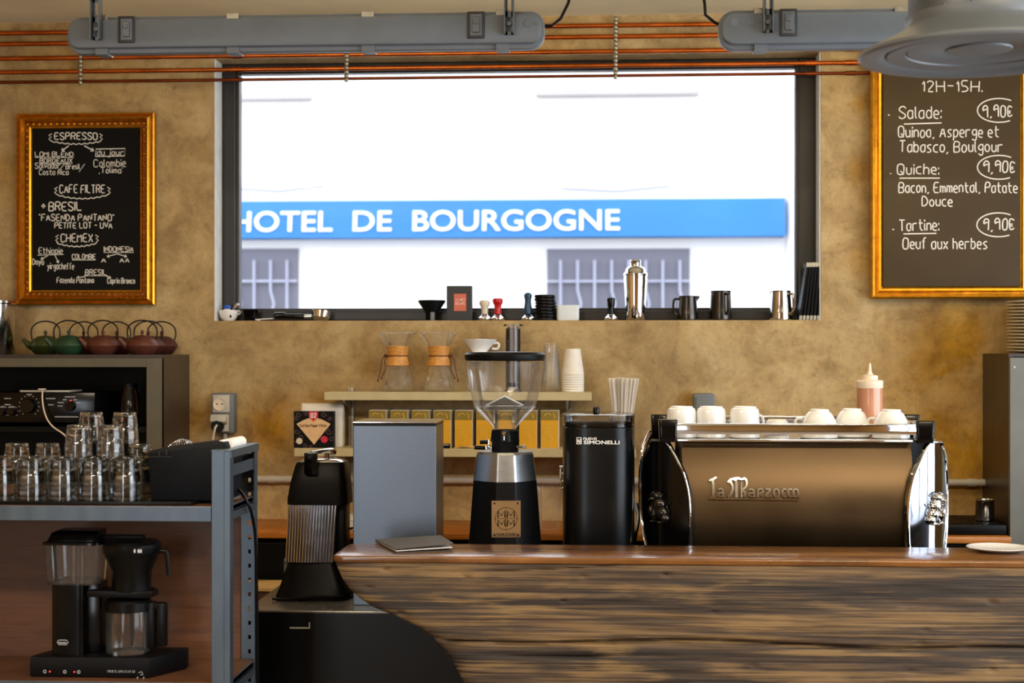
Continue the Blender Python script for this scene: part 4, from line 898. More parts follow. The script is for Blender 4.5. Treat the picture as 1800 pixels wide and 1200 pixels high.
# lower tier
c = P(553, 788, 5.335); s = S(553, 5.335)
t = thing('filter_box', 'black carton of coffee filters with a beige fan on its front', 'box', (c.x, 5.335, zl))
b = BM(); bx(b, -35*s, 35*s, -0.02, 0.02, 0, 64*s, 0.001); part('carton', b, M_slate, t, False)
fnb = lambda u, v, d: Vector(((u-553)*s, -0.0205-d, (787-v)*s))
b = BM(); o_ = [(523, 745)]+[(523+60*i/12, 745-11*math.sin(PI*i/12)) for i in range(1, 12)]+[(583, 745), (554, 781)]
prism(b, [((u-553)*s, (787-v)*s) for u, v in o_], -0.0212, -0.0202); part('fan_print', b, M_kraft, t, False)
b = BM()
for (u, v, r, d) in [(526, 728, 5, 1), (540, 726, 4, -1), (571, 728, 5, 1), (582, 735, 4, -1), (524, 758, 5, 1), (530, 768, 6, -1), (538, 782, 4, 1), (580, 758, 6, 1), (585, 770, 5, -1), (566, 768, 4, 1), (524, 775, 4, -1), (548, 784, 3, 1), (577, 750, 4, -1), (522, 735, 4, 1)]:
    ribbon(b, [(u+d*r*(1-i/22)*math.cos(i*0.42), v+r*(1-i/22)*math.sin(i*0.42)) for i in range(18)], 1.0, fnb, 0.0006)
part('swirl_print', b, M_swirl, t, False)
b = BM(); prism(b, [((u-553)*s, (787-v)*s) for u, v in [(545, 723), (561, 723), (561, 733), (553, 741), (545, 733)]], -0.0218, -0.0204)
part('badge', b, M_magenta, t, False)
b = BM(); lathe(b, [(0, 0.001), (6*s, 0.001), (6*s, 0)], 20, ((572-553)*s, -0.0204, (787-772)*s), Matrix.Rotation(PI/2, 4, 'X')); part('badge', b, M_magenta, t, False)
b = BM(); lathe(b, [(0, 0.001), (5.5*s, 0.001), (5.5*s, 0)], 20, ((528-553)*s, -0.0204, (787-775)*s), Matrix.Rotation(PI/2, 4, 'X')); part('badge', b, M_cream, t, False)
b = BM(); script(b, '02', 548.5, 557.5, 734, 8, 1.6, lambda u, v, d: Vector(((u-553)*s, -0.0219-d, (787-v)*s)), jit=0); part('number_print', b, M_white2, t, False)
b = BM(); script(b, 'Coffee Paper Filter', 529, 577, 750, 4.5, 0.9, lambda u, v, d: Vector(((u-553)*s, -0.0213-d, (787-v)*s)), jit=0); part('name_print', b, M_leather, t, False)
c = P(567, 788, 5.40); t = thing('paper_bag', 'white paper bag of filters standing behind the black filter carton', 'bag', (c.x, 5.405, zl)); s = S(567, 5.4)
b = BM(); loft(b, [(0, 0, 0, 36*s, 0.03), (4*s, 0, 0, 38*s, 0.034), (60*s, 0, 0, 38*s, 0.028), (72*s, 0, 0, 37*s, 0.018), (76*s, 0, 0, 37*s, 0.006)], 40, 6); part('bag', b, M_paper, t)
nb = 9; pr = None
for i in range(nb):
    px0 = 650+37.6*i; Y = 5.365; c = P(px0+16, 788, Y); s = S(px0+16, Y); lab = 'mustard yellow coffee box on the lower shelf, '+ORD[i]+' from the left of its row'
    if pr is None:
        t = thing('coffee_box', lab, 'box', (c.x, Y, zl), 0, 'mustard coffee boxes on the lower shelf')
        b = BM(); bx(b, -15.5*s, 15.5*s, -0.034, 0.07, 0, 66*s, 0.001); part('carton', b, M_paper, t, False)
        b = BM(); bx(b, -15.2*s, 15.2*s, -0.0355, -0.0341, 1*s, 49*s); part('front_label', b, M_yellow, t, False)
        b = BM(); bx(b, -15.2*s, 15.2*s, -0.0355, -0.0341, 49*s, 65.5*s); part('shade_band', b, M_olive, t, False)  # shade at the carton tops put into a darker olive band
        b = BM(); fb = lambda u, v, d: Vector((u*s, -0.0356-d, v*s))
        ribbon(b, [(6*math.cos(a)-3, 55+6*math.sin(a)) for a in [0.5+2.4*k/10 for k in range(11)]], 1.0, fb, 0.0005); ribbon(b, [(6*math.cos(a)+3, 55+6*math.sin(a)) for a in [-0.6+1.8*k/10 for k in range(11)]], 1.0, fb, 0.0005)
        for v in (36, 32.5, 29, 25.5): ribbon(b, [(-9, v), (3+(v % 3), v)], 0.7, fb, 0.0005)
        ribbon(b, [(0, 22), (4, 21), (5, 17), (3, 12), (0, 11)], 0.8, fb, 0.0005); part('embossed_print', b, M_emboss, t, False)
        pr = t
    else: dup(pr, (c.x, Y, zl), lab)
c = P(783, 787, 5.315); s = S(783, 5.315); t = thing('shelf_tag', 'small black tag standing before a mustard box beside the steel box', 'tag', (c.x, 5.315, zl))
b = BM(); bx(b, -8.5*s, 8.5*s, -0.002, 0.002, 4*s, 8.5*s, 0.0005); bx(b, -8*s, 8*s, 0.0, 0.008, 0, 4*s); part('body', b, M_black, t, False)
b = BM(); bx(b, -6.5*s, 6.5*s, -0.0027, -0.002, 5.6*s, 7*s); part('print', b, M_silver, t, False)
c = P(822, 787, 5.32); t = thing('wooden_spoon', 'pale wooden spoon lying on the lower shelf beside the grinder', 'spoon', (c.x, 5.32, zl))
b = BM(); ball(b, (-6*s, 0, 3*s), 7*s, 2, (1.3, 0.8, 0.35)); tube(b, [(0, 0, 2.5*s), (26*s, 0.0, 2.2*s)], [2*s, 1.4*s], 8); part('spoon', b, M_palew, t)
# straws in a glass
c = P(1093, 788, 5.37); s = S(1093, 5.37); t = thing('straw_glass', 'clear glass holding the straws, behind the black canister', 'glass', (c.x, 5.37, zl))
b = BM(); lathe(b, [(0, 2*s), (18*s, 1*s), (19*s, 3*s), (21*s, 56*s)], 32); part('glass', b, M_clear, t)
pr = None
for i in range(30):
    a = random.uniform(0, 2*PI); r = math.sqrt(random.random()); L = random.uniform(113, 124)*s
    bt = Vector((10*s*r*math.cos(a), 10*s*r*math.sin(a), 3*s)); tp = Vector((31*s*r*math.cos(a+0.1), 26*s*r*math.sin(a+0.1), 0))
    v = (Vector((tp.x-bt.x, tp.y-bt.y, L))).normalized()
    if pr is None:
        b = BM(); tube(b, [(0, 0, 0), (0, 0, 121*s)], 1.9*s, 10, False, False)
        o_ = solo('drinking_straw', b, M_straw, 'translucent white straw fanning out of the glass behind the black canister', 'straw', c, group='straws in the glass'); pr = o_
    else: o_ = dup(pr, c, pr['label'])
    o_.location = Vector((c.x, 5.37, zl))+bt; o_.rotation_euler = v.to_track_quat('Z', 'Y').to_euler()
# ================================================================== things on the window sill
YI = 5.548
def sill(px, Y=YI): 
    c = P(px, 563, Y); return Vector((c.x, Y, wb)), S(px, Y)
c, s = sill(402); t = thing('porcelain_bowl', 'small white bowl with a coffee bean mark at the left end of the sill', 'bowl', c)
b = BM(); lathe(b, [(0, 0), (9*s, 0), (14*s, 5*s), (17*s, 13*s), (17.5*s, 19*s), (16.5*s, 19*s), (14*s, 8*s), (0, 4*s)], 36); part('bowl', b, M_white, t)
b = BM(); tube(b, arc((17*s, 0, 15*s), 3.5*s, -PI/2, PI/2, 8), 1.2*s, 8); part('handle', b, M_white, t)
b = BM(); ball(b, (7*s, -14.6*s, 8*s), 2.2*s, 2, (0.8, 0.5, 1.2)); part('bean_mark', b, M_black, t)
b = BM(); tube(b, [(2*s, 0, 6*s), (8*s, 0, 21*s), (15*s, 0, 28*s)], [1.2*s, 1.4*s, 3.2*s], 10); ball(b, (16*s, 0, 29*s), 3.4*s, 2, (1, 0.6, 1)); 
o2 = solo('spoon', b, M_steel, 'small spoon leaning in the white bowl at the left end of the sill', 'spoon', c)
t = thing('figurine', 'tiny blue and white figurine sitting in the white bowl', 'figurine', c+Vector((-3*s, 0, 6*s)))
b = BM(); ball(b, (0, 0, 10*s), 8*s, 2, (1, 0.8, 0.9)); ball(b, (-7*s, -2*s, 10*s), 3*s, 2); part('body', b, M_paper, t)
b = BM(); ball(b, (0, 0, 18*s), 6.2*s, 2, (1, 0.9, 0.8)); part('cap', b, simple('bright blue', lin(26, 86, 190), 0.5), t)
c, s = sill(439); b = BM(); lathe(b, [(0, 0), (10*s, 0), (12*s, 3*s), (15*s, 20*s), (14*s, 20*s), (10*s, 4*s), (0, 3*s)], 36); solo('black_cup', b, M_blackg, 'glossy black cup beside the small white bowl on the sill', 'cup', c)
c, s = sill(465, 5.535); b = BM(); box(b, (0, 0, 3.2*s), (30*s, 0.03, 1.6*s), 0.0005, 1, Matrix.Rotation(-0.06, 4, 'Y')); bx(b, -12*s, -8*s, -0.012, 0.012, 0, 3*s); solo('spatula', b, M_white, 'thin white spatula lying on the sill before the portafilter', 'spatula', c)
c, s = sill(530); t = thing('portafilter', 'chrome portafilter with a black handle lying on the sill', 'portafilter', c)
b = BM(); tube(b, [(-49*s, 0, 9*s), (-47*s, 0, 9.5*s), (-30*s, 0, 9.5*s), (-28*s, 0, 8.5*s), (5*s, 0, 8*s)], [4*s, 6*s, 6*s, 4.8*s, 4.8*s], 16); part('handle', b, M_blackg, t)
b = BM(); tube(b, [(4*s, 0, 8*s), (18*s, 0, 8.5*s)], 3.4*s, 14); lathe(b, [(0, 0), (11*s, 0), (13*s, 3*s), (17*s, 8*s), (17.5*s, 19*s), (16*s, 19*s), (15.5*s, 8*s), (0, 4*s)], 36, (34*s, 0, 0.3*s), Matrix.Rotation(0.10, 4, 'Y')); part('filter_head', b, M_chrome, t)
c, s = sill(759); t = thing('dosing_funnel', 'black plastic funnel standing on the sill left of the dark box', 'funnel', c)
b = BM(); lathe(b, [(10*s, 0), (11*s, 0), (11*s, 14*s), (24*s, 33*s), (24*s, 36*s), (22.5*s, 36*s), (10*s, 15*s)], 36); part('cone', b, M_blackm, t)
b = BM(); bx(b, -1*s, 6*s, -12*s, -10*s, 0, 15*s, 0.001); part('rib', b, M_grey, t)
c, s = sill(808); t = thing('book_box', 'upright charcoal box with a coral label, on the sill above the carafes', 'box', c)
b = BM(); bx(b, -22*s, 22*s, -0.02, 0.02, 1.2*s, 61*s, 0.001); bx(b, -24*s, 24*s, -0.022, 0.022, 0, 1.2*s); part('box', b, M_boxgr, t, False)
b = BM(); bx(b, -9*s, 12.5*s, -0.0212, -0.0202, 17*s, 47*s); part('label_plate', b, M_label, t, False)
b = BM(); fl_ = lambda u, v, d: Vector((u*s, -0.0213-d, -v*s))
script(b, 'LE NEZ', -6, 10, -34.5, 4.2, 0.8, fl_, jit=0); script(b, 'DU CAFE', -6.5, 10, -28, 4.2, 0.8, fl_, jit=0); part('label_print', b, M_cream, t, False)
def tamper(px, m, label, hh, prof):
    c, s = sill(px); t = thing('tamper', label, 'tamper', c, 0, 'tampers on the sill')
    b = BM(); lathe(b, [(0, 0), (12*s, 0), (12.5*s, 1*s), (12.5*s, 5*s), (10.5*s, 6*s), (6*s, 10*s), (5*s, 12*s), (0, 12*s)], 32); part('base', b, M_chrome, t)
    b = BM(); lathe(b, [(r*s, z*s) for r, z in prof], 28); part('handle', b, m, t)
tamper(852, simple('ivory lacquer', lin(222, 210, 190), 0.3, var=0.05), 'coffee tamper with an ivory handle', 37, [(0, 12), (5.5, 12), (6, 20), (7, 25), (9.5, 29), (9.5, 33), (7, 36), (0, 36)])
tamper(875, M_tred, 'coffee tamper with a bright red handle', 40, [(0, 12), (6.5, 12), (6, 20), (6, 26), (9, 32), (9.5, 36), (8, 39), (0, 40)])
tamper(928, M_tblue, 'coffee tamper with a tall petrol blue handle', 49, [(0, 12), (7, 12), (7.5, 20), (6, 28), (5.5, 36), (7, 42), (7, 46), (4, 49), (0, 49)])
tamper(1074, M_blackg, 'coffee tamper with a plain black handle, left of the cocktail shaker', 40, [(0, 12), (6, 12), (5.5, 22), (7, 28), (7.5, 34), (7.5, 39), (6.5, 40), (0, 40)])
pr = None
c, s = sill(959)
for i in range(8):
    lab = 'black sleeve in the stack right of the blue tamper, '+('topmost' if i == 7 else ('lowest' if i == 0 else ORD[7-i]+' from the top'))
    dx = (math.sin(i*1.7)*0.9)*s
    if pr is None: b = BM(); lathe(b, [(0, 0), (17*s, 0), (19*s, 1.2*s), (19.3*s, 3.2*s), (18.6*s, 5.2*s), (15*s, 5.6*s), (0, 5.6*s)], 32); pr = solo('cup_lid', b, M_black, lab.replace('sleeve', 'lid'), 'lid', (c.x+dx, YI, wb), group='black lids stacked on the sill')
    else: dup(pr, (c.x+dx, YI, wb+5.7*s*i), lab.replace('sleeve', 'lid'))
c, s = sill(998.5); t = thing('sugar_tub', 'low frosted white tub on the sill beside the black lids', 'tub', c)
b = BM(); loft(b, [(0, 0, 0, 18*s, 0.034), (2*s, 0, 0, 19.5*s, 0.036), (21*s, 0, 0, 19.5*s, 0.036)], 40, 7); part('body', b, M_frost, t)
b = BM(); loft(b, [(21*s, 0, 0, 20*s, 0.037), (26*s, 0, 0, 20*s, 0.037), (27*s, 0, 0, 18*s, 0.034)], 40, 7); part('lid', b, M_frost, t)
c, s = sill(1117); t = thing('cocktail_shaker', 'tall polished steel cocktail shaker in the middle of the sill', 'shaker', c)
b = BM(); lathe(b, [(0, 0), (15.5*s, 0), (16.5*s, 2*s), (18*s, 30*s), (20.5*s, 70*s), (20.5*s, 79*s), (0, 79*s)], 44); part('body', b, M_chrome, t)
b = BM(); lathe(b, [(20.5*s, 79*s), (21.5*s, 80*s), (21.5*s, 82*s), (18*s, 86*s), (17.5*s, 90*s), (14*s, 94*s), (9.5*s, 96*s), (0, 96*s)], 44); part('strainer_top', b, M_chrome, t)
b = BM(); lathe(b, [(9.5*s, 95.5*s), (9.5*s, 103*s), (10.2*s, 104*s), (9*s, 106.5*s), (0, 106.5*s)], 32); part('cap', b, M_chrome, t)
def pitcher(px, m, label, r0, r1, h, hd, hside):
    c, s = sill(px); t = thing('milk_pitcher', label, 'pitcher', c, 0, 'milk pitchers on the sill')
    b = BM(); lathe(b, [(0, 0), (r0*s, 0), ((r0+0.6)*s, 2*s), (r0*0.985*s, h*0.3*s), (r1*s, h*0.92*s), ((r1+0.8)*s, h*s), ((r1-0.6)*s, h*s), (r0*0.9*s, 5*s), (0, 4*s)], 40); part('body', b, m, t)
    a = hd; d = Vector((math.cos(a), math.sin(a), 0)); b = BM()
    q = [d*(r1*s)+Vector((0, 0, h*0.88*s)), d*((r1+8)*s)+Vector((0, 0, h*0.90*s)), d*((r1+10)*s)+Vector((0, 0, h*0.7*s)), d*((r0+7.5)*s)+Vector((0, 0, h*0.3*s)), d*((r0+1)*s)+Vector((0, 0, h*0.2*s))]
    tube(b, smooth_pts(q), 2.4*s, 10); part('handle', b, m, t)
    b = BM(); tube(b, [-d*(r1*0.8*s)+Vector((0, 0, h*0.78*s)), -d*((r1+4)*s)+Vector((0, 0, h*0.99*s))], [3*s, 2.4*s], 12); part('spout', b, m, t)
M_dkst = simple('dark coated steel', lin(70, 66, 62), 0.22, 0.9, var=0.1, scale=20)
pitcher(1209, M_dkst, 'dark milk pitcher with its handle on the left, right of the shaker', 18, 15.5, 43, PI, 1)
pitcher(1267, M_dkst, 'taller dark milk pitcher with its handle toward the room', 19.5, 17.5, 52, -1.15, 1)
pitcher(1372, M_steel, 'shiny steel milk pitcher left of the leaning menus', 20, 17, 52, -0.7, 1)
pr = None
for i in range(6):
    c, s = sill(1404+6.2*i, 5.55); lab = 'black menu clipboard leaning at the right end of the sill, '+ORD[i]+' from the left'
    if pr is None:
        t = thing('menu_board', lab, 'menu', c, 0, 'menu clipboards on the sill')
        b = BM(); box(b, (0, 0, 50*s), (3.8*s, 0.088, 100*s), 0.0008); part('board', b, M_blackm, t, False)
        for zz in (3.5, 96.5):
            for yy in (-0.041, 0.041):
                b = BM(); box(b, (0, yy, zz*s), (4.6*s, 0.009, 8*s), 0.0008); part('metal_corner', b, M_zinc, t, False)
        pr = t
    else: t = dup(pr, c, lab)
    t.rotation_euler = (0, 0.135-0.012*i, 0)
    t.location.z += 0.0012
# ================================================================== work counter behind the bar
ZC = 0.883; YC0, YC1 = 4.20, 4.86
wx0 = P(430, 1072, YC0).x; wx1 = 2.15
t = thing('work_counter', 'black work counter behind the bar, its end showing under the beam', 'counter', ((wx0+wx1)/2, (YC0+YC1)/2, 0)); hw = (wx1-wx0)/2; hd = (YC1-YC0)/2
b = BM(); bx(b, -hw, hw, -hd, hd, ZC-0.025, ZC, 0.002); part('top', b, M_smokeblk, t, False)
b = BM(); bx(b, -hw+0.001, hw, -hd+0.003, hd, 0.0, ZC-0.0255); part('carcass', b, M_bluebl, t, False)
b = BM(); bx(b, -hw+0.001, -hw+0.74, -hd-0.001, -hd+0.003, 0.1, ZC-0.005, 0.001); dd = part('front_panel', b, M_bluebl, t, False)
xh = P(527, 1103, YC0).x-t.location.x; zh = P(527, 1103, YC0).z
b = BM(); bx(b, xh-0.028, xh+0.028, -hd-0.0035, -hd-0.001, zh-0.002, zh+0.002); bx(b, xh+0.026, xh+0.029, -hd-0.0035, -hd-0.001, zh-0.002, zh+0.016); part('label_holder', b, M_greyl, dd, False)
# ------------------------------------------------------------------ steel box
Yb = 4.30; c = P(693.5, 956, Yb); s = S(693.5, Yb); H = P(693, 742, Yb).z-ZC; hw = 73.5*s
t = thing('steel_box', 'tall plain brushed steel box on the work counter, left of the coffee grinder', 'box', (c.x, Yb+0.10, ZC))
b = BM(); bx(b, -hw, hw, -0.10, 0.10, 0, H-6*s, 0.002); part('body', b, M_boxsteel, t, False)
b = BM(); bx(b, -hw, hw, -0.102, 0.10, H-5.6*s, H-1.5*s); part('gasket', b, M_black, t, False)
b = BM(); bx(b, -hw-0.001, hw+0.001, -0.103, 0.105, H-1.5*s, H+0.002, 0.001); part('lid', b, M_steel, t, False)
# ------------------------------------------------------------------ grinder
Yg = 4.40; c = P(887.5, 956, Yg); s = S(887.5, Yg); t = thing('coffee_grinder', 'black and steel coffee grinder with a big clear hopper, in the middle of the bar', 'grinder', (c.x, Yg, ZC))
Zg = lambda py: P(887, py, Yg).z-ZC
def octa(bm, z0, r0, z1, r1, rot, n=8, k=0.0):
    b = BM(); A, D = [], []
    for i in range(n):
        a = rot+2*PI*(i+0.5)/n + (0.10 if i % 2 else -0.10)
        A.append(b.verts.new((r0*math.cos(a), r0*math.sin(a), z0))); D.append(b.verts.new((r1*math.cos(a), r1*math.sin(a), z1)))
    for i in range(n): b.faces.new((A[i], A[(i+1) % n], D[(i+1) % n], D[i]))
    b.faces.new(A[::-1]); b.faces.new(D)
    bmesh.ops.bevel(b, geom=[e for e in b.edges if abs(e.verts[0].co.z-e.verts[1].co.z) > 0.01], offset=0.005, segments=3, affect='EDGES', profile=0.5)
    merge(bm, b)
ro = -PI/2+0.10
b = BM(); octa(b, 0.0, 74*s, Zg(843), 57.5*s, ro); part('body', b, M_blackm, t, True, None, 30)
b = BM(); octa(b, Zg(843)+0.0005, 57.5*s, Zg(797), 51.5*s, ro); octa(b, Zg(797), 51.5*s, Zg(793), 48*s, ro); part('steel_band', b, M_steelbr, t, True, None, 30)
b = BM(); lathe(b, [(25*s, Zg(793)), (25*s, Zg(757)), (23*s, Zg(755)), (0, Zg(755))], 8, (0, 0, 0), Matrix.Rotation(ro+PI/8, 4, 'Z')); octa(b, Zg(775), 26.5*s, Zg(755), 24*s, ro); part('neck', b, M_black, t, True, None, 25)
b = BM(); lathe(b, [(0, 0), (4*s, 0), (5*s, 0.005), (3*s, 0.010), (0, 0.010)], 12, (0, -24*s, Zg(760)), Matrix.Rotation(PI/2, 4, 'X')); tube(b, [(0, -25*s, Zg(762)), (0, -25*s, Zg(772))], 1.4*s, 8); part('locking_screw', b, M_steel, t)
b = BM(); tube(b, [(-24*s, -0.02, Zg(786)), (-34*s, -0.03, Zg(786))], 3*s, 10); ball(b, (-27*s, -0.03, Zg(784)), 4*s, 2); tube(b, [(-28*s, -0.02, Zg(786)), (-28*s, -0.02, Zg(772))], 1.2*s, 8); part('adjuster', b, M_steel, t)
b = BM(); tube(b, [(-34*s, -0.03, Zg(786)), (-52*s, -0.035, Zg(785))], 3.6*s, 12); tube(b, [(-30*s, 0.0, Zg(777)), (-44*s, 0.0, Zg(777))], 3.6*s, 12); part('lever_grip', b, M_blackg, t)
b = BM(); tube(b, [(22*s, -0.02, Zg(784)), (34*s, -0.03, Zg(784))], 2.4*s, 10); tube(b, [(32*s, -0.03, Zg(784)), (38*s, -0.03, Zg(783))], 3.4*s, 10); part('adjuster', b, M_zinc, t)
hp_ = [(19, 755), (21, 750), (36, 735), (51, 720), (54, 715), (58, 700), (62, 682), (66, 660), (68.5, 636)]
b = BM(); lathe(b, [(r*s, Zg(y)) for r, y in hp_], 52); hop = part('hopper', b, M_hop, t)
b = BM(); tube(b, [(54*s*math.cos(2*PI*i/40), 54*s*math.sin(2*PI*i/40), Zg(715)) for i in range(40)], 0.9*s, 8, True); part('hopper_ridge', b, M_hop, hop)
b = BM(); lathe(b, [(31*s, Zg(713)), (33*s, Zg(712)), (4*s, Zg(697)), (0, Zg(696))], 4, (0, 0, 0), Matrix.Rotation(PI/4, 4, 'Z'))
for dx in (-15, 18): bx(b, (dx-4)*s, (dx+4)*s, -0.012, 0.012, Zg(745), Zg(712), 0.002)
part('chute_guard', b, M_clear, hop, True, None, 20)
b = BM(); tube(b, [(-33*s, -0.01, Zg(712)), (0, -0.01, Zg(696)), (33*s, -0.01, Zg(712))], 1.3*s, 8); tube(b, [(-30*s, -0.01, Zg(713)), (30*s, -0.01, Zg(713))], 1.0*s, 8); part('guard_rib', b, M_frost, hop)
b = BM(); lathe(b, [(0, Zg(634)), (66*s, Zg(634)), (69.5*s, Zg(633)), (71*s, Zg(628)), (71*s, Zg(623)), (67*s, Zg(619)), (0, Zg(617.5))], 52); part('lid', b, M_blackm, t)
zq0, zq1 = Zg(937), Zg(874)
# name plate leaning with the front facet
sl = (74-57.5)*s*0.92/(Zg(843)); rf0 = 74*s*0.945
yf = lambda z: -(rf0-sl*z)-0.0008
fp = lambda u, v, d: Vector((u*math.cos(0.10)-(yf(v)-d)*math.sin(0.10)*0-d*0, 0, 0))
rotp = Matrix.Rotation(0.10, 4, 'Z')
def onf(u, v, d): return rotp @ Vector((u, yf(v)-d, v))
b = BM()
vs_ = [b.verts.new(onf(u, v, d)) for d in (0.0, 0.0022) for (u, v) in [(-25*s, zq0), (25*s, zq0), (25*s, zq1), (-25*s, zq1)]]
for f in [(4, 5, 6, 7), (0, 1, 5, 4), (1, 2, 6, 5), (2, 3, 7, 6), (3, 0, 4, 7)]: b.faces.new([vs_[i] for i in f])
bmesh.ops.recalc_face_normals(b, faces=b.faces)
pl = part('name_plate', b, M_rib, t, False)
b = BM(); zc_ = (zq0+zq1)/2+1*s
on2 = lambda u, v, d: onf(u*s, zc_+v*s, 0.0023+d)
ribbon(b, [(19*math.cos(2*PI*i/36), 19*math.sin(2*PI*i/36)) for i in range(37)], 0.9, on2, 0.0004)
ribbon(b, [(0, -19), (0, 19)], 0.7, on2, 0.0004); ribbon(b, [(-21, 0), (21, 0)], 0.7, on2, 0.0004)
for (ux, vy, w_) in [(-14, 2, 12), (2, 2, 12), (-14, -13, 12), (2, -13, 12)]:
    ribbon(b, [(ux, vy), (ux+0.5, vy+11), (ux+w_/2, vy+3), (ux+w_-0.5, vy+11), (ux+w_, vy)], 2.6, on2, 0.0004)
for (x, y) in [(-20, -28), (20, -28), (-20, 26), (20, 26)]: ribbon(b, [(x-1.6, y), (x+1.6, y)], 3.2, on2, 0.0008)
script(b, 'MAHLKONIG', -16, 16, 0, 4.2, 0.8, lambda u, v, d: onf(u*s, zc_+(-29-v)*s, 0.0023+d), jit=0)
part('plate_engraving', b, M_dkst, pl, False)
# ------------------------------------------------------------------ black canister
Yn = 4.30; c = P(1052, 956, Yn); s = S(1052, Yn); t = thing('black_canister', 'black rounded canister with a clear lid and white lettering, left of the espresso machine', 'canister', (c.x, Yn+0.12, ZC))
Zn = lambda py: P(1052, py, Yn).z-ZC
hx = 64.5*s; hy = 0.12
b = BM(); loft(b, [(0, 0, 0, hx, hy), (Zn(753), 0, 0, hx, hy), (Zn(752), 0, 0, hx*0.99, hy*0.99)], 96, 3.2); part('body', b, M_bluebl, t)
b = BM(); loft(b, [(Zn(751), 0, 0, hx, hy), (Zn(736), 0, 0, hx*1.005, hy*1.005), (Zn(733), 0, 0, hx*1.02, hy*1.02), (Zn(730), 0, 0, hx*1.02, hy*1.02), (Zn(729), 0, 0, hx*0.99, hy*0.99)], 96, 3.2, False, True); l_ = part('lid', b, M_smoke, t)
b = BM(); loft(b, [(Zn(749), 0, 0, hx*0.93, hy*0.93), (Zn(746), 0, 0, hx*0.93, hy*0.93)], 96, 3.2); part('lid_insert', b, M_blackm, l_)
b = BM(); lathe(b, [(0, 0), (5*s, 0), (5*s, 2*s), (6*s, 3*s), (6*s, 11*s), (4*s, 13.5*s), (0, 14*s)], 24, (-4*s, -0.05, Zn(730))); part('knob', b, M_blackg, l_)
b = BM(); fz = lambda u, v, d: Vector(((u-1052)*s, -hy-0.0006-d, Zn(v)))
ribbon(b, [(1014, 780), (1014, 769), (1022, 769), (1022, 780), (1014, 780)], 1.3, fz, 0.0005); ribbon(b, [(1016, 772), (1020, 779)], 1.6, fz, 0.0005); ribbon(b, [(1016, 778), (1016, 773)], 1.2, fz, 0.0005); ribbon(b, [(1020, 777), (1020, 771)], 1.2, fz, 0.0005)
script(b, 'nuova', 1026, 1048, 773, 6, 1.1, fz, jit=0, smooth=False); put_text(b, 'SIMONELLI', (1026-1052)*s, (1089-1052)*s, Zn(780.5), Zn(774), -hy-0.0012, 0.02, 0.0006)
part('lettering', b, M_white2, t, False, 'white lettering')
b = BM(); tube(b, [(-hx-0.004, -0.06, Zn(865)), (-hx-0.004, -0.06, Zn(822))], 2.2*s, 10)
for py in (824, 836, 850, 862): tube(b, [(-hx+0.002, -0.06, Zn(py)), (-hx-0.008, -0.06, Zn(py))], 2.4*s, 10)
part('clasp', b, M_steel, t)
# ------------------------------------------------------------------ lever juicer
Yj = 4.36; c = P(545, 1058, Yj); s = S(545, Yj); t = thing('lever_juicer', 'black lever citrus juicer with a ribbed chrome column, left of the bar beam', 'juicer', (c.x, Yj+0.09, ZC))
Zj = lambda py: P(545, py, Yj).z-P(545, 1058, Yj).z
b = BM(); loft(b, [(0, 0, 0, 66*s, 0.09), (5*s, 0, 0, 67*s, 0.092), (22*s, -0.5*s, 0.004, 60*s, 0.085), (46*s, -2*s, 0.008, 51*s, 0.078), (62*s, -3*s, 0.01, 46*s, 0.072), (66*s, -3*s, 0.01, 45.5*s, 0.07)], 48, 4.5); part('base', b, M_blackm, t)
# ribbed chrome column
b = BM(); z0, z1 = 66*s, Zj(883); n = 17
for i in range(n):
    f0 = (i+0.5)/n; xb, xt = (-48+86*f0)*s, (-43+88*f0)*s; yy = -0.055-0.012*math.sin(PI*f0)
    tube(b, [(xb, yy, z0), (xt, yy, z1)], 2.75*s, 10)
part('ribbed_cover', b, M_rib, t)
b = BM(); loft(b, [(z0, -2*s, 0.005, 44*s, 0.05), (z1, 4*s, 0.005, 46*s, 0.05)], 40, 8); bx(b, 40*s, 57*s, -0.04, 0.05, z0*0.8, z1, 0.006); part('column', b, M_black, t)
b = BM(); loft(b, [(Zj(890), 8*s, 0, 54.5*s, 0.078), (Zj(880), 8*s, 0, 54.5*s, 0.078), (Zj(850), 9.5*s, 0, 50.5*s, 0.074), (Zj(822), 11.5*s, 0, 45*s, 0.066), (Zj(815.5), 12*s, 0, 42*s, 0.06)], 48, 5); part('head_hood', b, M_blackm, t)
b = BM(); loft(b, [(Zj(815.5), 12*s, 0.004, 41*s, 0.058), (Zj(812), 12*s, 0.004, 36*s, 0.052), (Zj(809.5), 12*s, 0.004, 22*s, 0.034)], 48, 2.6); tube(b, [(20*s, 0.0, Zj(811)), (20*s, 0, Zj(801))], 5*s, 14); part('steel_dome', b, M_steel, t)
b = BM(); bx(b, -11*s, 11.5*s, -0.088, -0.066, Zj(836), Zj(797), 0.003); part('lever_end', b, M_blackg, t)
b = BM(); tube(b, smooth_pts([(0, -0.07, Zj(799)), (12*s, -0.04, Zj(797)), (28*s, 0.02, Zj(795)), (30*s, 0.05, Zj(800)), (22*s, 0.06, Zj(806))]), 4.0*s, 12); part('lever_arm', b, M_steel, t)
b = BM(); tube(b, smooth_pts([(-66*s, -0.094, 4*s), (-40*s, -0.104, 3*s), (-10*s, -0.108, 8*s), (20*s, -0.106, 12*s), (45*s, -0.10, 8*s), (62*s, -0.06, 3*s), (70*s, 0.0, 3*s)]), 2.4*s, 10); part('power_cable', b, M_black, t)
b = BM(); box(b, (-48*s, -0.02, Zj(1000)), (10*s, 0.05, 26*s), 0.004); part('spout_bracket', b, M_grey, t)
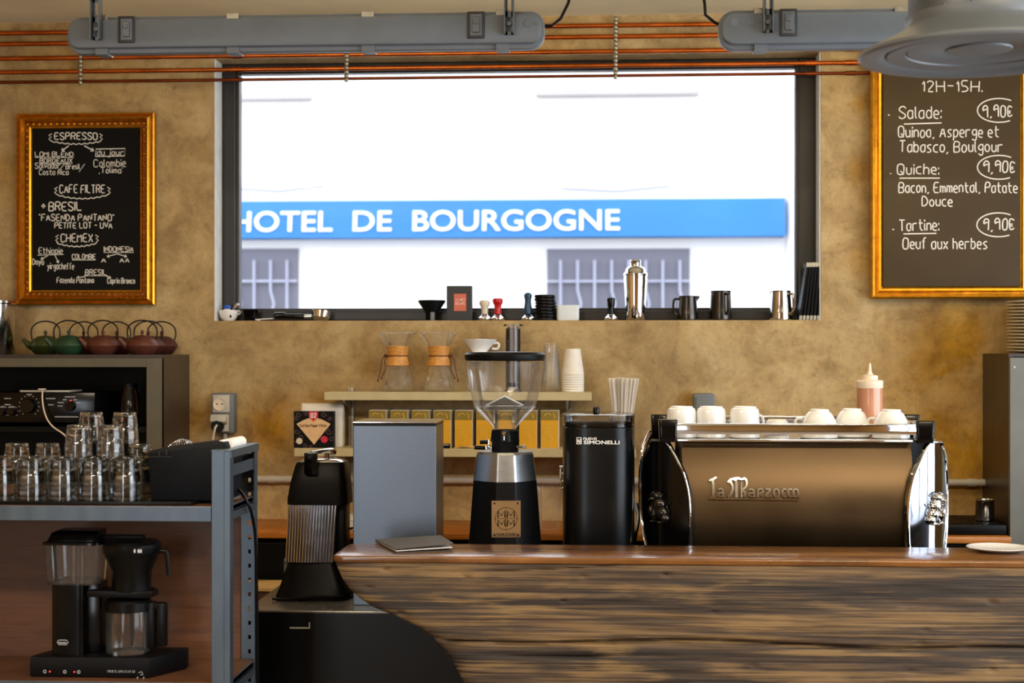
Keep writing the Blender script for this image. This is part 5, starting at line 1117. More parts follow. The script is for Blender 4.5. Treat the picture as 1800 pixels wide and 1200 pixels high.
b = BM(); tube(b, smooth_pts([(54*s, 0.05, Zj(940)), (66*s, 0.06, Zj(938)), (74*s, 0.06, Zj(950)), (76*s, 0.06, Zj(1000))]), 2*s, 10); part('hose', b, M_black, t)
# ------------------------------------------------------------------ espresso machine
Ye = 4.30; c = P(1400, 956, Ye); s = S(1400, Ye)
em = thing('espresso_machine', 'big espresso machine with a brushed bronze toned back and chrome cup rails', 'espresso machine', (c.x, Ye+0.28, ZC)); eo = Vector(em.location)
Ze = lambda py: P(1400, py, Ye).z-ZC
Xe = lambda px: P(px, 900, Ye).x-eo.x
yb0 = Ye-eo.y
xa, xb = Xe(1200), Xe(1606)
b = BM(); rows = 26; zt_, zb_ = Ze(777), 0.06; V = []
for i in range(rows+1):
    u = i/rows; z = zb_+(zt_-zb_)*u; y = yb0+0.045-0.055*math.sin(PI*min(1, max(0, (u*0.92+0.06))))
    V.append((y, z))
prism(b, V+[(yb0+0.07, zt_), (yb0+0.07, zb_)], xa, xb, 'x'); part('back_panel', b, M_reflsteel, em, True, None, 40)
b = BM(); bx(b, xa+0.004, xb-0.004, yb0+0.072, 0.28, 0.07, zt_-0.002, 0.006); part('body', b, M_blackm, em, False)
b = BM()
for x in (xa+0.05, xb-0.05):
    for y in (yb0+0.12, 0.2): lathe(b, [(0, 0), (0.022, 0), (0.018, 0.07), (0, 0.07)], 20, (x, y, 0)); 
part('foot', b, M_chrome, em)
b = BM(); bx(b, Xe(1192), Xe(1606), yb0+0.03, 0.26, zt_, zt_+0.004, 0.001); part('cup_tray', b, M_steel, em, False)
zr1, zr0 = Ze(744), Ze(763)
b = BM(); bx(b, Xe(1186), Xe(1618), yb0-0.012, yb0-0.004, zr0, zr1, 0.002); part('cup_rail', b, M_chrome, em)
b = BM(); bx(b, Xe(1190), Xe(1604), yb0-0.006, yb0+0.02, zt_+0.001, zt_+0.008, 0.002); part('lower_rail', b, M_chrome, em)
b = BM(); bx(b, Xe(1180), Xe(1630), 0.235, 0.243, zr0, zr1, 0.002); part('cup_rail', b, M_chrome, em)
for x in (Xe(1174), Xe(1630)):
    b = BM(); bx(b, x-0.004, x+0.004, yb0, 0.24, zr0, zr1, 0.002); part('side_rail', b, M_chrome, em)
# almond-shaped end columns
AL = [(776, -12, 12), (790, -20, 19), (803, -29, 25), (820, -35.5, 31), (835, -39, 35.6), (866, -42.5, 40.5), (902, -42, 42), (932, -36.5, 41.5), (956, -28.5, 41), (985, -18, 36), (1010, -8, 28), (1025, 0, 18)]
def column(px, Yc, rz, sgn, mat, label, emblem):
    """one end column: plate with its own tilt, chrome beading around it"""
    k = 1/math.cos(math.radians(44.7)); cx_ = P(px, 900, Yc).x-eo.x; cyy = Yc-eo.y
    M = Matrix.Translation(Vector((cx_, cyy, 0))) @ Matrix.Rotation(rz, 4, 'Z')
    L = [(sgn*a*s*k, Ze(py)) for py, a, _ in AL]; R = [(sgn*d*s*k, Ze(py)) for py, _, d in AL]
    def curved(u, z, d):
        return Vector((u, -d-0.030*(1-(u/(44*s*k))**2), z))
    b = BM(); n = 14; front = []
    for (l, r) in zip(L, R): front.append([b.verts.new(curved(l[0]+(r[0]-l[0])*i/n, l[1], 0)) for i in range(n+1)])
    back = []
    for (l, r) in zip(L, R): back.append([b.verts.new(curved(l[0]+(r[0]-l[0])*i/n, l[1], 0)+Vector((0, 0.012, 0))) for i in range(n+1)])
    for G in (front, back):
        for a, d in zip(G, G[1:]):
            for i in range(n): b.faces.new((a[i], a[i+1], d[i+1], d[i]))
    for a, d in zip(range(len(front)-1), range(1, len(front))):
        b.faces.new((front[a][0], front[d][0], back[d][0], back[a][0])); b.faces.new((front[a][n], front[d][n], back[d][n], back[a][n]))
    for q_ in (0, -1):
        for i in range(n): b.faces.new((front[q_][i], front[q_][i+1], back[q_][i+1], back[q_][i]))
    bmesh.ops.recalc_face_normals(b, faces=b.faces); b.transform(M); cp = part('end_column', b, mat, em, True, label, 50)
    b = BM(); loop = [M @ curved(u, z, 0.001) for u, z in smooth2(L)]+[M @ curved(u, z, 0.001) for u, z in smooth2(R)[::-1]]
    tube(b, loop, 0.0042, 10, True); part('chrome_beading', b, M_chrome, cp)
    if emblem:
        b = BM(); e = lambda u, z, d: M @ curved(sgn*u*s*k, Ze(z), 0.001+d)
        def lump(u, z, ru, rz_, rd): 
            q = BM(); bmesh.ops.create_icosphere(q, subdivisions=2, radius=1.0)
            for v in q.verts: v.co = e(u+v.co.x*ru, z-v.co.z*rz_, 0.004-v.co.y*rd)
            bmesh.ops.recalc_face_normals(q, faces=q.faces); merge(b, q)
        # seated lion in relief: maned head, chest, haunch, forelegs, shield
        lump(0, 873, 8, 8, 0.016); lump(-5, 878, 5, 5, 0.02); lump(-9, 880, 2.6, 2.2, 0.02)
        lump(2, 888, 10, 13, 0.014); lump(6, 902, 9, 13, 0.013); lump(12, 912, 6, 9, 0.012); lump(-3, 905, 3.2, 14, 0.016); lump(-5, 918, 4, 3, 0.016); lump(6, 919, 6, 3, 0.014)
        lump(-11, 900, 5, 11, 0.012)
        for i in range(9):
            a = 0.2+i*0.42; tube(b, [e(7*math.cos(a), 873-7*math.sin(a), 0.014), e(11.5*math.cos(a+0.4), 876-12*math.sin(a+0.4), 0.009)], 0.0022, 6)
        for i in range(4): tube(b, [e(-3+i*4, 884, 0.017), e(-4+i*4.5, 893, 0.018), e(-1+i*4, 900, 0.014)], 0.0016, 6)
        tube(b, [e(14, 912, 0.006), e(18, 900, 0.006), e(15, 890, 0.006), e(19, 884, 0.006)], 0.0018, 6)
        part('lion_emblem', b, M_dkst if mat is M_blackg else M_chrome, cp, True)
def smooth2(l):
    o_ = [l[0]]
    for a, d in zip(l, l[1:]): o_ += [(a[0]*0.75+d[0]*0.25, a[1]*0.75+d[1]*0.25), (a[0]*0.25+d[0]*0.75, a[1]*0.25+d[1]*0.75)]
    return o_+[l[-1]]
column(1170, 4.335, -math.radians(44), 1, M_blackg, 'almond shaped column, dark reflection put into its gloss black', True)  # dark reflection in the left column put into a black colour
column(1629, 4.335, math.radians(44), -1, M_chromed, 'mirror chrome almond shaped column', True)
column(1163, 4.80, math.radians(44)+PI, -1, M_chrome, 'chrome rear column', False)
column(1612, 4.80, -math.radians(44)+PI, 1, M_chrome, 'chrome rear column', False)
for (px, Yc, w_, y0_, y1_) in [(1174, 4.31, 16.5, 737, 776), (1624, 4.31, 16.5, 739, 778), (1158, 4.80, 14, 728, 768), (1600, 4.80, 14, 728, 768)]:
    X = P(px, 760, Yc).x-eo.x; b = BM(); sz = S(px, Yc); z1_, z0_ = P(px, y0_, Yc).z-ZC, P(px, y1_, Yc).z-ZC
    loft(b, [(z0_, 0, 0, w_*sz*0.86, 0.026), (z0_+0.01, 0, 0, w_*sz*0.92, 0.028), (z1_-0.004, 0, 0, w_*sz, 0.03), (z1_, 0, 0, w_*sz*0.97, 0.028)], 40, 8, mtx=Matrix.Translation(Vector((X, Yc-eo.y, 0)))); part('corner_cap', b, M_blackg, em)
# raised script on the back panel
def ysurf(z):
    u = (z-zb_)/(zt_-zb_); return yb0+0.045-0.055*math.sin(PI*min(1, max(0, (u*0.92+0.06))))
b = BM(); fl_ = lambda u, v, d: Vector((Xe(u), ysurf(Ze(v))-0.002-d, Ze(v)))
def rb(pts, w_): ribbon(b, smooth2(pts) if len(pts) > 2 else pts, w_, fl_, 0.006)
rb([(1246, 845), (1253, 843), (1259, 839)], 3.2); rb([(1252, 841), (1254, 855), (1253, 873)], 4.6); rb([(1247, 874), (1258, 874)], 3.5)
rb([(1262, 860), (1270, 858), (1271, 872)], 2.8); rb([(1270, 866), (1263, 866), (1262, 872), (1269, 872), (1274, 873)], 2.8)
rb([(1279, 848), (1286, 841), (1294, 844)], 3.5); rb([(1283, 845), (1289, 856), (1284, 870), (1279, 873)], 4.2); rb([(1294, 842), (1294, 874)], 4.5); rb([(1288, 842), (1297, 840), (1304, 843), (1310, 840), (1313, 848), (1311, 856), (1304, 860)], 3.6); rb([(1303, 846), (1303, 874)], 3.2); rb([(1304, 860), (1310, 866), (1307, 873)], 4.0)
rb([(1316, 860), (1324, 859), (1325, 872)], 2.8); rb([(1324, 866), (1317, 866), (1316, 872), (1323, 872), (1328, 873)], 2.8)
rb([(1332, 858), (1332, 873)], 3.4); rb([(1332, 860), (1340, 858), (1340, 865), (1334, 866), (1341, 873)], 2.8)
rb([(1345, 859), (1354, 859)], 3); rb([(1354, 859), (1345, 872)], 3); rb([(1345, 872), (1355, 872)], 3)
for ox_ in (1364, 1398): rb([(ox_-3, 859), (ox_+3, 859), (ox_+5, 866), (ox_+3, 873), (ox_-3, 873), (ox_-5, 866), (ox_-3, 859)], 3.0)
for ox_ in (1378, 1388): rb([(ox_+4, 860), (ox_-1, 858), (ox_-4, 865), (ox_-1, 873), (ox_+5, 871)], 3.0)
rb([(1246, 876), (1400, 877)], 2.6); rb([(1401, 870), (1404, 874), (1401, 880)], 2.0)
part('raised_script', b, M_steel, em, False, 'raised metal lettering')
b = BM(); tube(b, smooth_pts([(Xe(1122), 0.02, Ze(905)), (Xe(1126), 0.0, Ze(930)), (Xe(1120), -0.02, Ze(960)), (Xe(1112), -0.02, Ze(1000))]), 0.007, 10); part('steam_wand', b, M_chrome, em)
# cups on the machine
zc0 = ZC+zt_+0.0045
pr = None
for i, (px, lab) in enumerate([(1198, 'white espresso cup upside down at the left end of the machine'), (1250, 'white espresso cup upside down, second from the left end'), (1309, 'white espresso cup upside down, third, next to the wide gap')]):
    c = P(px, 770, 4.44); s4 = S(px, 4.44)
    if pr is None:
        t = thing('espresso_cup', lab, 'cup', (c.x, 4.44, zc0), 0, 'espresso cups on the machine')
        b = BM(); lathe(b, [(25*s4, 0), (26.5*s4, 1*s4), (26*s4, 14*s4), (25.5*s4, 45*s4), (23.5*s4, 51*s4), (20*s4, 52.5*s4), (20*s4, 55*s4), (17.5*s4, 55*s4), (17*s4, 53*s4), (0, 53*s4)], 44); part('cup', b, M_white, t)
        b = BM(); tube(b, smooth_pts([(24*s4, 0.004, 40*s4), (36*s4, 0.02, 36*s4), (37*s4, 0.02, 18*s4), (25*s4, 0.004, 12*s4)]), 2.6*s4, 10); part('handle', b, M_white, t); pr = t
    else: t = dup(pr, (c.x, 4.44, zc0), lab)
    t.rotation_euler = (0, 0, [1.6, 1.7, 0.15][i])
pr = None
for i, (px, Y, lab) in enumerate([(1440, 4.44, 'rounded white cup upside down, left of the pair before the sauce bottle'), (1497, 4.50, 'rounded white cup upside down, directly in front of the sauce bottle'), (1566, 4.44, 'rounded white cup upside down at the right end of the machine')]):
    c = P(px, 770, Y); s4 = S(px, Y)
    if pr is None:
        t = thing('tea_cup', lab, 'cup', (c.x, Y, zc0), 0, 'rounded cups on the machine')
        b = BM(); lathe(b, [(31*s4, 0), (32.5*s4, 1*s4), (32*s4, 14*s4), (29*s4, 30*s4), (22*s4, 43*s4), (17*s4, 47*s4), (17*s4, 50.5*s4), (15*s4, 50.5*s4), (14*s4, 47.5*s4), (0, 47.5*s4)], 44); part('cup', b, M_white, t)
        b = BM(); tube(b, smooth_pts([(28*s4, 0, 34*s4), (42*s4, 0, 34*s4), (40*s4, 0, 14*s4), (30*s4, 0, 10*s4)]), 2.6*s4, 10); part('handle', b, M_white, t); pr = t
    else: t = dup(pr, (c.x, Y, zc0), lab)
    t.rotation_euler = (0, 0, [PI-0.2, PI/2, PI-0.5][i])
c = P(1366, 770, 4.66); s4 = S(1366, 4.66); b = BM(); lathe(b, [(17*s4, 0), (21*s4, 1*s4), (20*s4, 20*s4), (15*s4, 26*s4), (0, 26*s4)], 36); solo('small_saucer_cup', b, M_white, 'small low white cup behind the rail, in the gap of the cup row', 'cup', (c.x, 4.66, zc0))
c = P(1529, 770, 4.62); s4 = S(1529, 4.62); t = thing('squeeze_bottle', 'squeeze bottle of brown sauce with a cream nozzle cap, on the espresso machine', 'bottle', (c.x, 4.62, zc0))
b = BM(); lathe(b, [(0, 0), (21*s4, 0), (22.5*s4, 2*s4), (22.5*s4, 82*s4), (0, 82*s4)], 36); part('sauce_body', b, M_sauce, t)
b = BM(); lathe(b, [(22.5*s4, 82*s4), (23*s4, 83*s4), (23*s4, 94*s4), (21*s4, 96*s4), (14*s4, 96.5*s4), (14*s4, 104*s4), (6*s4, 106*s4), (3.5*s4, 110*s4), (1.6*s4, 126*s4), (0, 126*s4)], 36); part('nozzle_cap', b, M_cream, t)
# ================================================================== the timber bar
YB0, YB1 = 3.80, 4.055
zT = P(1000, 979.5, YB0).z
prof_px = [(584, 975), (586, 985), (592, 1000), (600, 1018), (613, 1037), (630, 1052), (655, 1068), (690, 1082), (718, 1095), (742, 1108), (762, 1124), (780, 1143), (795, 1165), (808, 1188), (816, 1205), (826, 1240), (834, 1300), (838, 1400), (838, 1742)]
PR = []
for px, py in prof_px: q_ = P(px, py, YB0); PR.append((q_.z, q_.x))
def xleft(z):
    if z >= PR[0][0]: return PR[0][1]
    for (z0, x0_), (z1, x1_) in zip(PR, PR[1:]):
        if z1 <= z <= z0: return x0_+(x1_-x0_)*(z0-z)/(z0-z1)
    return PR[-1][1]
bar = thing('timber_bar', 'massive dark old timber bar with a curved left end and polished top', 'bar counter', (0.75, (YB0+YB1)/2, 0)); bo = Vector(bar.location)
from mathutils import noise as MN
b = BM(); xR = 2.3; nx = 260; zs_ = [zT-0.018-i*0.0045 for i in range(95)]; zs_ += [zs_[-1]-0.04*(i+1) for i in range(15)]; zs_ = [z for z in zs_ if z > 0.005]+[0.0]
crack = lambda x: P(1000, 1127, YB0).z+0.012*MN.noise(Vector((x*2.2, 0, 0)))-0.004*x
def yfront(x, z):
    d = 0.004*MN.noise(Vector((x*1.6, z*9, 1)))+0.0022*MN.noise(Vector((x*7, z*45, 5)))+0.001*MN.noise(Vector((x*14, z*120, 9)))
    cz = crack(x); wd = 0.0050*max(0.25, 1-abs(x-0.4)/1.6)
    d += 0.022*math.exp(-((z-cz)/wd)**2)*max(0.1, min(1, 1.25-abs(x-0.35)/1.3))
    c2 = P(700, 1000, YB0).z+0.01*MN.noise(Vector((x*3, 3, 0)))+0.05*(x+0.2)
    d += 0.008*math.exp(-((z-c2)/0.0022)**2)*max(0, 1-abs(x+0.1)/0.45)
    c3 = P(1000, 1153, YB0).z+0.01*MN.noise(Vector((x*3, 7, 0)))
    d += 0.012*math.exp(-((z-c3)/0.003)**2)*max(0, 1-abs(x+0.05)/0.3)
    for (hx_, hz_, r_) in KN:
        d += 0.012*math.exp(-(((x-hx_)/r_)**2+((z-hz_)/(r_*0.8))**2))
    return d
KN = []
for px, py, r_ in [(678, 1002, 0.006), (647, 1034, 0.006), (820, 1014, 0.007), (992, 1056, 0.005), (1028, 1013, 0.005), (1172, 1010, 0.006), (1175, 992, 0.004), (1262, 980, 0.004), (1256, 1076, 0.005), (1746, 1058, 0.007), (1620, 1130, 0.005), (1742, 1178, 0.006), (1600, 1180, 0.005), (705, 1078, 0.008), (1325, 1170, 0.004), (1630, 1108, 0.004), (1480, 1057, 0.004)]:
    q_ = P(px, py, YB0); KN.append((q_.x, q_.z, r_))
FR, BK = [], []
for z in zs_:
    xl_ = xleft(z); row, rowb = [], []
    for i in range(nx+1):
        u = i/nx; x = xl_+(xR-xl_)*u; e = 0.014*math.exp(-u*nx/2.2)
        row.append(b.verts.new((x-bo.x, YB0-bo.y+yfront(x, z)+e+0.002, z)))
    FR.append(row); BK.append([b.verts.new((xl_-bo.x+(0.006), YB1-bo.y-0.004, z)), b.verts.new((xR-bo.x, YB1-bo.y-0.004, z))])
for a, d in zip(FR, FR[1:]):
    for i in range(nx): b.faces.new((a[i], d[i], d[i+1], a[i+1]))
for k in range(len(FR)-1):
    b.faces.new((BK[k][0], BK[k][1], BK[k+1][1], BK[k+1][0])); b.faces.new((FR[k][0], BK[k][0], BK[k+1][0], FR[k+1][0])); b.faces.new((FR[k][nx], FR[k+1][nx], BK[k+1][1], BK[k][1]))
b.faces.new([v for v in FR[0]]+[BK[0][1], BK[0][0]]); b.faces.new([v for v in FR[-1][::-1]]+[BK[-1][0], BK[-1][1]])
bmesh.ops.recalc_face_normals(b, faces=b.faces)
part('beam', b, M_beam, bar, True, 'dark weathered beam face', 60)
b = BM(); xl_ = PR[0][1]; out = []
for i in range(9): a = PI+PI/2*i/8; out.append((xl_+0.03+0.03*math.cos(a), YB0+0.02+0.022*math.sin(a)))
for i in range(40): x = xl_+0.06+(xR-xl_-0.06)*(i+1)/40; out.append((x, YB0+0.0015*math.sin(x*13)+0.0012*math.sin(x*31)))
out.append((xR, YB1))
for i in range(40): x = xR-(xR-xl_-0.07)*(i+1)/41; out.append((x, YB1+0.002*math.sin(x*9)))
for i in range(9): a = PI/2+PI/2*i/8; out.append((xl_+0.05+0.05*math.cos(a), YB1-0.05+0.05*math.sin(a)))
prism(b, [(x-bo.x, y-bo.y) for x, y in out], zT-0.0178, zT, 'z', 0.005); part('polished_top', b, M_bartop, bar, True, 'polished orange brown top', 50)
# booklet on the bar
pts_px = [(657, 952), (694, 973), (799, 969), (776, 950)]
def onbar(px, py):
    xc = (px-900)/F; dz = (py-HOR)/F; tt = (EYE-zT)/dz; return Vector((tt*(xc*CT-ST), tt*(CT+xc*ST), zT))
qs = [onbar(*p_) for p_ in pts_px]; ce = sum(qs, Vector())/4
t = thing('menu_booklet', 'taupe menu booklet lying half open on the left end of the bar top', 'menu', (ce.x, ce.y, zT))
loc = [(q_-ce)*0.97 for q_ in qs]
def sheet(z0, z1, lift, inset):
    b = BM(); A = []
    for lay in (z0, z1):
        A.append([b.verts.new((p_.x*inset, p_.y*inset, lay+lift*f)) for p_, f in zip(loc, (0, 0.35, 1.0, 0.6))])
    b.faces.new(A[0][::-1]); b.faces.new(A[1])
    for i in range(4): b.faces.new((A[0][i], A[0][(i+1) % 4], A[1][(i+1) % 4], A[1][i]))
    bmesh.ops.recalc_face_normals(b, faces=b.faces); return b
part('back_cover', sheet(0.0006, 0.0026, 0, 1.0), M_booklet, t, False); part('pages', sheet(0.003, 0.0048, 0.006, 0.97), M_paper, t, False); part('front_cover', sheet(0.0054, 0.0074, 0.014, 1.0), M_booklet, t, False)
# plate on the bar
c = onbar(1755, 968); b = BM(); lathe(b, [(0, 0.0015), (0.045, 0.0), (0.05, 0.001), (0.078, 0.009), (0.080, 0.0105), (0.078, 0.0115), (0.05, 0.004), (0, 0.0035)], 56)
solo('saucer', b, M_white, 'white saucer lying at the right end of the bar top', 'saucer', (c.x, c.y-0.0, zT))
# ================================================================== slotted angle rack
YR0, YR1 = 3.60, 3.895
sr = S(390, YR0); xr0 = P(372, 900, YR0).x; xr1 = P(404, 900, YR0).x; zR = P(390, 793, YR0).z; zSh = P(300, 889.5, YR0).z; zLo = P(300, 1196, YR0+0.02).z
xrl = P(-330, 900, YR0).x
rk = thing('metal_rack', 'grey slotted angle rack at the left, holding the tumblers and the drip coffee maker', 'rack', ((xr1+xrl)/2, (YR0+YR1)/2, 0)); ro_ = Vector(rk.location)
def rbx(b, x0, x1, y0_, y1_, z0, z1, bev=0.0): bx(b, x0-ro_.x, x1-ro_.x, y0_-ro_.y, y1_-ro_.y, z0, z1, bev)
def slotted(b, x0, x1, y, z0, z1, face='y'):
    """angle-iron flange with a column of slots cut through it"""
    w_ = x1-x0; n = int((z1-z0)/0.036)
    a, d = x0+w_*0.42, x0+w_*0.60
    rbx(b, x0, a, y, y+0.002, z0, z1); rbx(b, d, x1, y, y+0.002, z0, z1)
    for i in range(n+1):
        zz = z0+(z1-z0)*i/n; rbx(b, a, d, y, y+0.002, max(z0, zz-0.013), min(z1, zz+0.013))
b = BM(); rbx(b, xr0, xr1-0.014, YR0, YR0+0.0025, 0, zR, 0.0008); rbx(b, xr1-0.016, xr1-0.014, YR0-0.001, YR0+0.0025, 0, zR); rbx(b, xr1-0.014, xr1, YR0+0.001, YR0+0.004, 0, zR-0.001); rbx(b, xr1-0.0025, xr1, YR0+0.003, YR0+0.035, 0, zR-0.001); part('post', b, M_rack, rk, False)
xb1 = P(452, 900, YR1).x; 
b = BM(); slotted(b, xr1-0.042, xr1, YR1-0.004, 0, zR-0.001); rbx(b, xr1-0.0025, xr1, YR1-0.036, YR1-0.004, 0, zR-0.001); part('post', b, M_rack, rk, False)
for (xx) in (xrl,):
    b = BM(); rbx(b, xx, xx+0.04, YR0, YR0+0.0025, 0, zR); rbx(b, xx, xx+0.0025, YR0, YR0+0.035, 0, zR); part('post', b, M_rack, rk, False)
    b = BM(); slotted(b, xx, xx+0.04, YR1-0.004, 0, zR); rbx(b, xx, xx+0.0025, YR1-0.036, YR1-0.004, 0, zR); part('post', b, M_rack, rk, False)
b = BM(); rbx(b, xr0-0.001, xr1+0.003, YR0-0.001, YR1+0.001, zR, zR+0.003, 0.0005); rbx(b, xr1, xr1+0.003, YR0+0.003, YR1, zR-0.016, zR); part('end_brace', b, M_rack, rk, False)
b = BM(); rbx(b, xr1-0.006, xr1-0.003, YR0+0.03, YR1-0.03, zR-0.062, zR-0.034); part('end_brace', b, M_rack, rk, False)
lip = 26*sr
for nm, zz in (('shelf', zSh), ('shelf', zLo)):
    b = BM(); rbx(b, xrl+0.003, xr1-0.003, YR0+0.004, YR1-0.006, zz-0.012, zz, 0.001); part('shelf_board', b, M_panel, rk, False)
    b = BM(); rbx(b, xrl+0.003, xr0-0.001, YR0-0.001, YR0+0.0035, zz-lip-0.001, zz-0.0005, 0.001); rbx(b, xrl+0.003, xr1-0.003, YR0+0.004, YR1-0.006, zz-0.016, zz-0.0125); part('shelf_beam', b, M_rack, rk, False)
    b = BM(); rbx(b, xr1-0.007, xr1-0.003, YR0+0.036, YR1-0.04, zz-lip, zz+0.001, 0.001); part('shelf_beam', b, M_rack, rk, False)
b = BM(); rbx(b, xrl+0.003, xr1-0.044, YR1-0.005, YR1+0.003, 0.0, zSh-0.02); part('back_panel', b, M_panel, rk, False)
# cables tied to the rack
c = Vector((xr1-0.0, YR0+0.17, zSh-0.01)); b = BM()
tube(b, smooth_pts([Vector((-0.02, 0, 0.035)), Vector((0.0, -0.02, 0.02)), Vector((0.012, -0.01, -0.01)), Vector((0.010, 0.02, -0.03)), Vector((0.004, 0.09, -0.10)), Vector((0.006, 0.105, -0.5)), Vector((0.006, 0.105, -0.9))]), 0.004, 8); solo('black_cable', b, M_black, 'black cable running down inside the right end of the rack', 'cable', c)
# bar mat under the tumblers
b = BM(); x0_, x1_ = P(-40, 885, YR0+0.02).x, P(338, 885, YR0+0.02).x
bx(b, -(x1_-x0_)/2, (x1_-x0_)/2, -0.105, 0.105, 0, 0.0085, 0.001); solo('bar_mat', b, M_black, 'black rubber bar mat under the upturned tumblers', 'mat', ((x0_+x1_)/2, YR0+0.118, zSh+0.0002))
zG = zSh+0.0088
# tumblers
RG, HG, PG = 0.0335, 0.0775, 0.028
b = BM(); lathe(b, [(RG, 0.0), (RG*0.995, 0.002), (RG*0.965, HG*0.40), (RG*0.955, HG*0.43), (RG*0.94, HG*0.44), (RG*0.90, HG*0.72), (RG*0.88, HG*0.80), (RG*0.875, HG*0.815), (RG*0.845, HG*0.83), (RG*0.82, HG*0.965), (RG*0.79, HG), (RG*0.66, HG), (RG*0.62, HG*0.975), (RG*0.3, HG*0.965), (0, HG*0.96)], 30)
lathe(b, [(0, HG*0.90), (RG*0.70, HG*0.90), (RG*0.78, HG*0.87), (RG*0.86, HG*0.60), (RG*0.935, HG*0.2), (RG*0.96, 0.002), (RG, 0.0)], 30)
G0 = None
def glass(x, y, z, lab):
    global G0
    if G0 is None: G0 = solo('tumbler', b, M_glass, lab, 'glass', (x, y, z), group='upturned tumblers on the rack')
    else: dup(G0, (x, y, z), lab, random.uniform(0, 6))
YG0, YG1 = 3.655, 3.728
fpx = [222, 166.5, 111, 55.5, 0]
for i, px in enumerate(fpx):
    x = P(px, 885, YG0).x
    for k in range(2): glass(x, YG0, zG+PG*k, ('outer' if k else 'inner')+' tumbler of the '+ORD[i]+' nested pair from the right, front row')
rpx = [246, 192, 138, 84, 30]
for i, px in enumerate(rpx):
    x = P(px, 885, YG1).x
    for k in range(3): glass(x, YG1, zG+PG*k, ('innermost', 'middle', 'outermost')[k]+' tumbler of the '+ORD[i]+' nested three from the right, back row')
zF = zG+PG+HG+0.0004; zB = zG+2*PG+HG+0.0004
for px, lab in [(195, 'single clear tumbler standing across the first and second front pairs from the right'), (139, 'single clear tumbler standing across the second and third front pairs from the right')]:
    glass(P(px, 805, YG0+0.004).x, YG0, zF, lab)
for px, lab in [(219, 'topmost clear tumbler at the right, highest on the back row'), (160, 'topmost clear tumbler at the left of the two on the back row')]:
    glass(P(px, 778, YG1).x, YG1+0.002, zB, lab)
# sloping dark holder
Yx = YR0+0.04; sx_ = S(315, Yx); c = P(318, 885, Yx); c.z = zSh+0.0088
t = thing('storage_box', 'navy black box with a sloping top on the rack, right of the tumblers', 'box', (c.x, Yx, c.z)); z_ = lambda py: (885-py)*sx_; x_ = lambda px: (px-318)*sx_
b = BM(); prism(b, [(x_(262), 0), (x_(396), 0), (x_(400), z_(800)), (x_(394), z_(782)), (x_(380), z_(779.5)), (x_(372), z_(781)), (x_(300), z_(791)), (x_(262), z_(797)), (x_(256), z_(801)), (x_(255.5), z_(806))], 0.012, 0.17, 'y', 0.004); part('body', b, M_navy, t, True, None, 40)
for f in t.children: f.location.z = 0.0
b = BM(); tube(b, [(x_(386), 0.02, z_(783.5)), (x_(386), 0.16, z_(783.5))], 5*sx_, 20); tube(b, [(x_(392), 0.05, z_(788)), (x_(392), 0.19, z_(788))], 10*sx_, 28); part('white_roll', b, M_paper, t)
b = BM(); bx(b, x_(277), x_(278), 0.008, 0.0125, z_(806), z_(799)); bx(b, x_(290), x_(291), 0.008, 0.0125, z_(805), z_(797)); bx(b, x_(257), x_(300), 0.010, 0.0125, z_(808.2), z_(807.6)); part('seam', b, M_boxgr, t, False)
c = Vector((P(318, 790, 3.82).x, 3.835, zSh+0.0003)); so_ = S(318, 3.82); b = BM(); pts = []
for i in range(300):
    a = i*0.42; u = i/299; ang = PI*u; Rr = 27*so_; cx_ = -Rr*math.cos(ang); cz_ = P(318, 789, 3.82).z-c.z-0.004+Rr*0.55*math.sin(ang)
    pts.append(Vector((cx_+4.5*so_*math.cos(a)*math.cos(ang), 5*so_*math.sin(a), cz_+4.5*so_*math.cos(a)*math.sin(ang))))
tube(b, pts, 0.0011, 6); tube(b, [(-27*so_, 0, pts[0].z), (-27*so_, 0, 0)], 0.003, 8); tube(b, [(27*so_, 0, pts[-1].z), (27*so_, 0, 0)], 0.003, 8)
solo('coiled_strainer', b, M_chrome, 'coiled steel spring of a strainer showing behind the sloping navy box', 'strainer', c)
# ================================================================== drip coffee maker
Ym = 3.64; c = P(175, 1196, Ym); sm = S(175, Ym); t = thing('coffee_maker', 'black drip coffee maker with glass jug on the lower rack shelf', 'coffee maker', (c.x, Ym, zLo+0.0003), 0)
x_ = lambda px: (px-175)*sm
z_ = lambda py: (1196-py)*sm
b = BM(); prism(b, [(x_(50), 0.0), (x_(264), 0.0), (x_(306), 0.11), (x_(306), 0.14), (x_(76), 0.14), (x_(50), 0.02)], 0, z_(1160), 'z', 0.004); part('base', b, M_blackm, t, True, None, 40)
b = BM(); loft(b, [(z_(1160), x_(111), 0.05, 29*sm, 0.03), (z_(1034), x_(111), 0.05, 29*sm, 0.03)], 40, 7); bx(b, x_(120), x_(164), 0.05, 0.11, z_(1160), z_(1034), 0.004); part('tower', b, M_blackg, t)
b = BM(); loft(b, [(z_(1035), x_(121), 0.052, 44*sm, 0.042), (z_(1030), x_(121), 0.052, 46*sm, 0.044), (z_(964), x_(121), 0.052, 51*sm, 0.05)], 44, 7, True, False)
wt_ = part('water_tank', b, M_clear, t)
b = BM(); tube(b, [(x_(116), 0.05, z_(1034)), (x_(116), 0.05, z_(964))], 4*sm, 14); tube(b, [(x_(130), 0.055, z_(1034)), (x_(130), 0.055, z_(964))], 3*sm, 14); loft(b, [(z_(1033), x_(121), 0.052, 38*sm, 0.036), (z_(1027), x_(121), 0.052, 36*sm, 0.034)], 36, 6); part('riser_tube', b, M_clear, wt_)
b = BM()
for i in range(4): bx(b, x_(94), x_(98), 0.0018, 0.0026, z_(975+12*i), z_(974+12*i))
part('level_mark', b, M_boxgr, wt_, False)
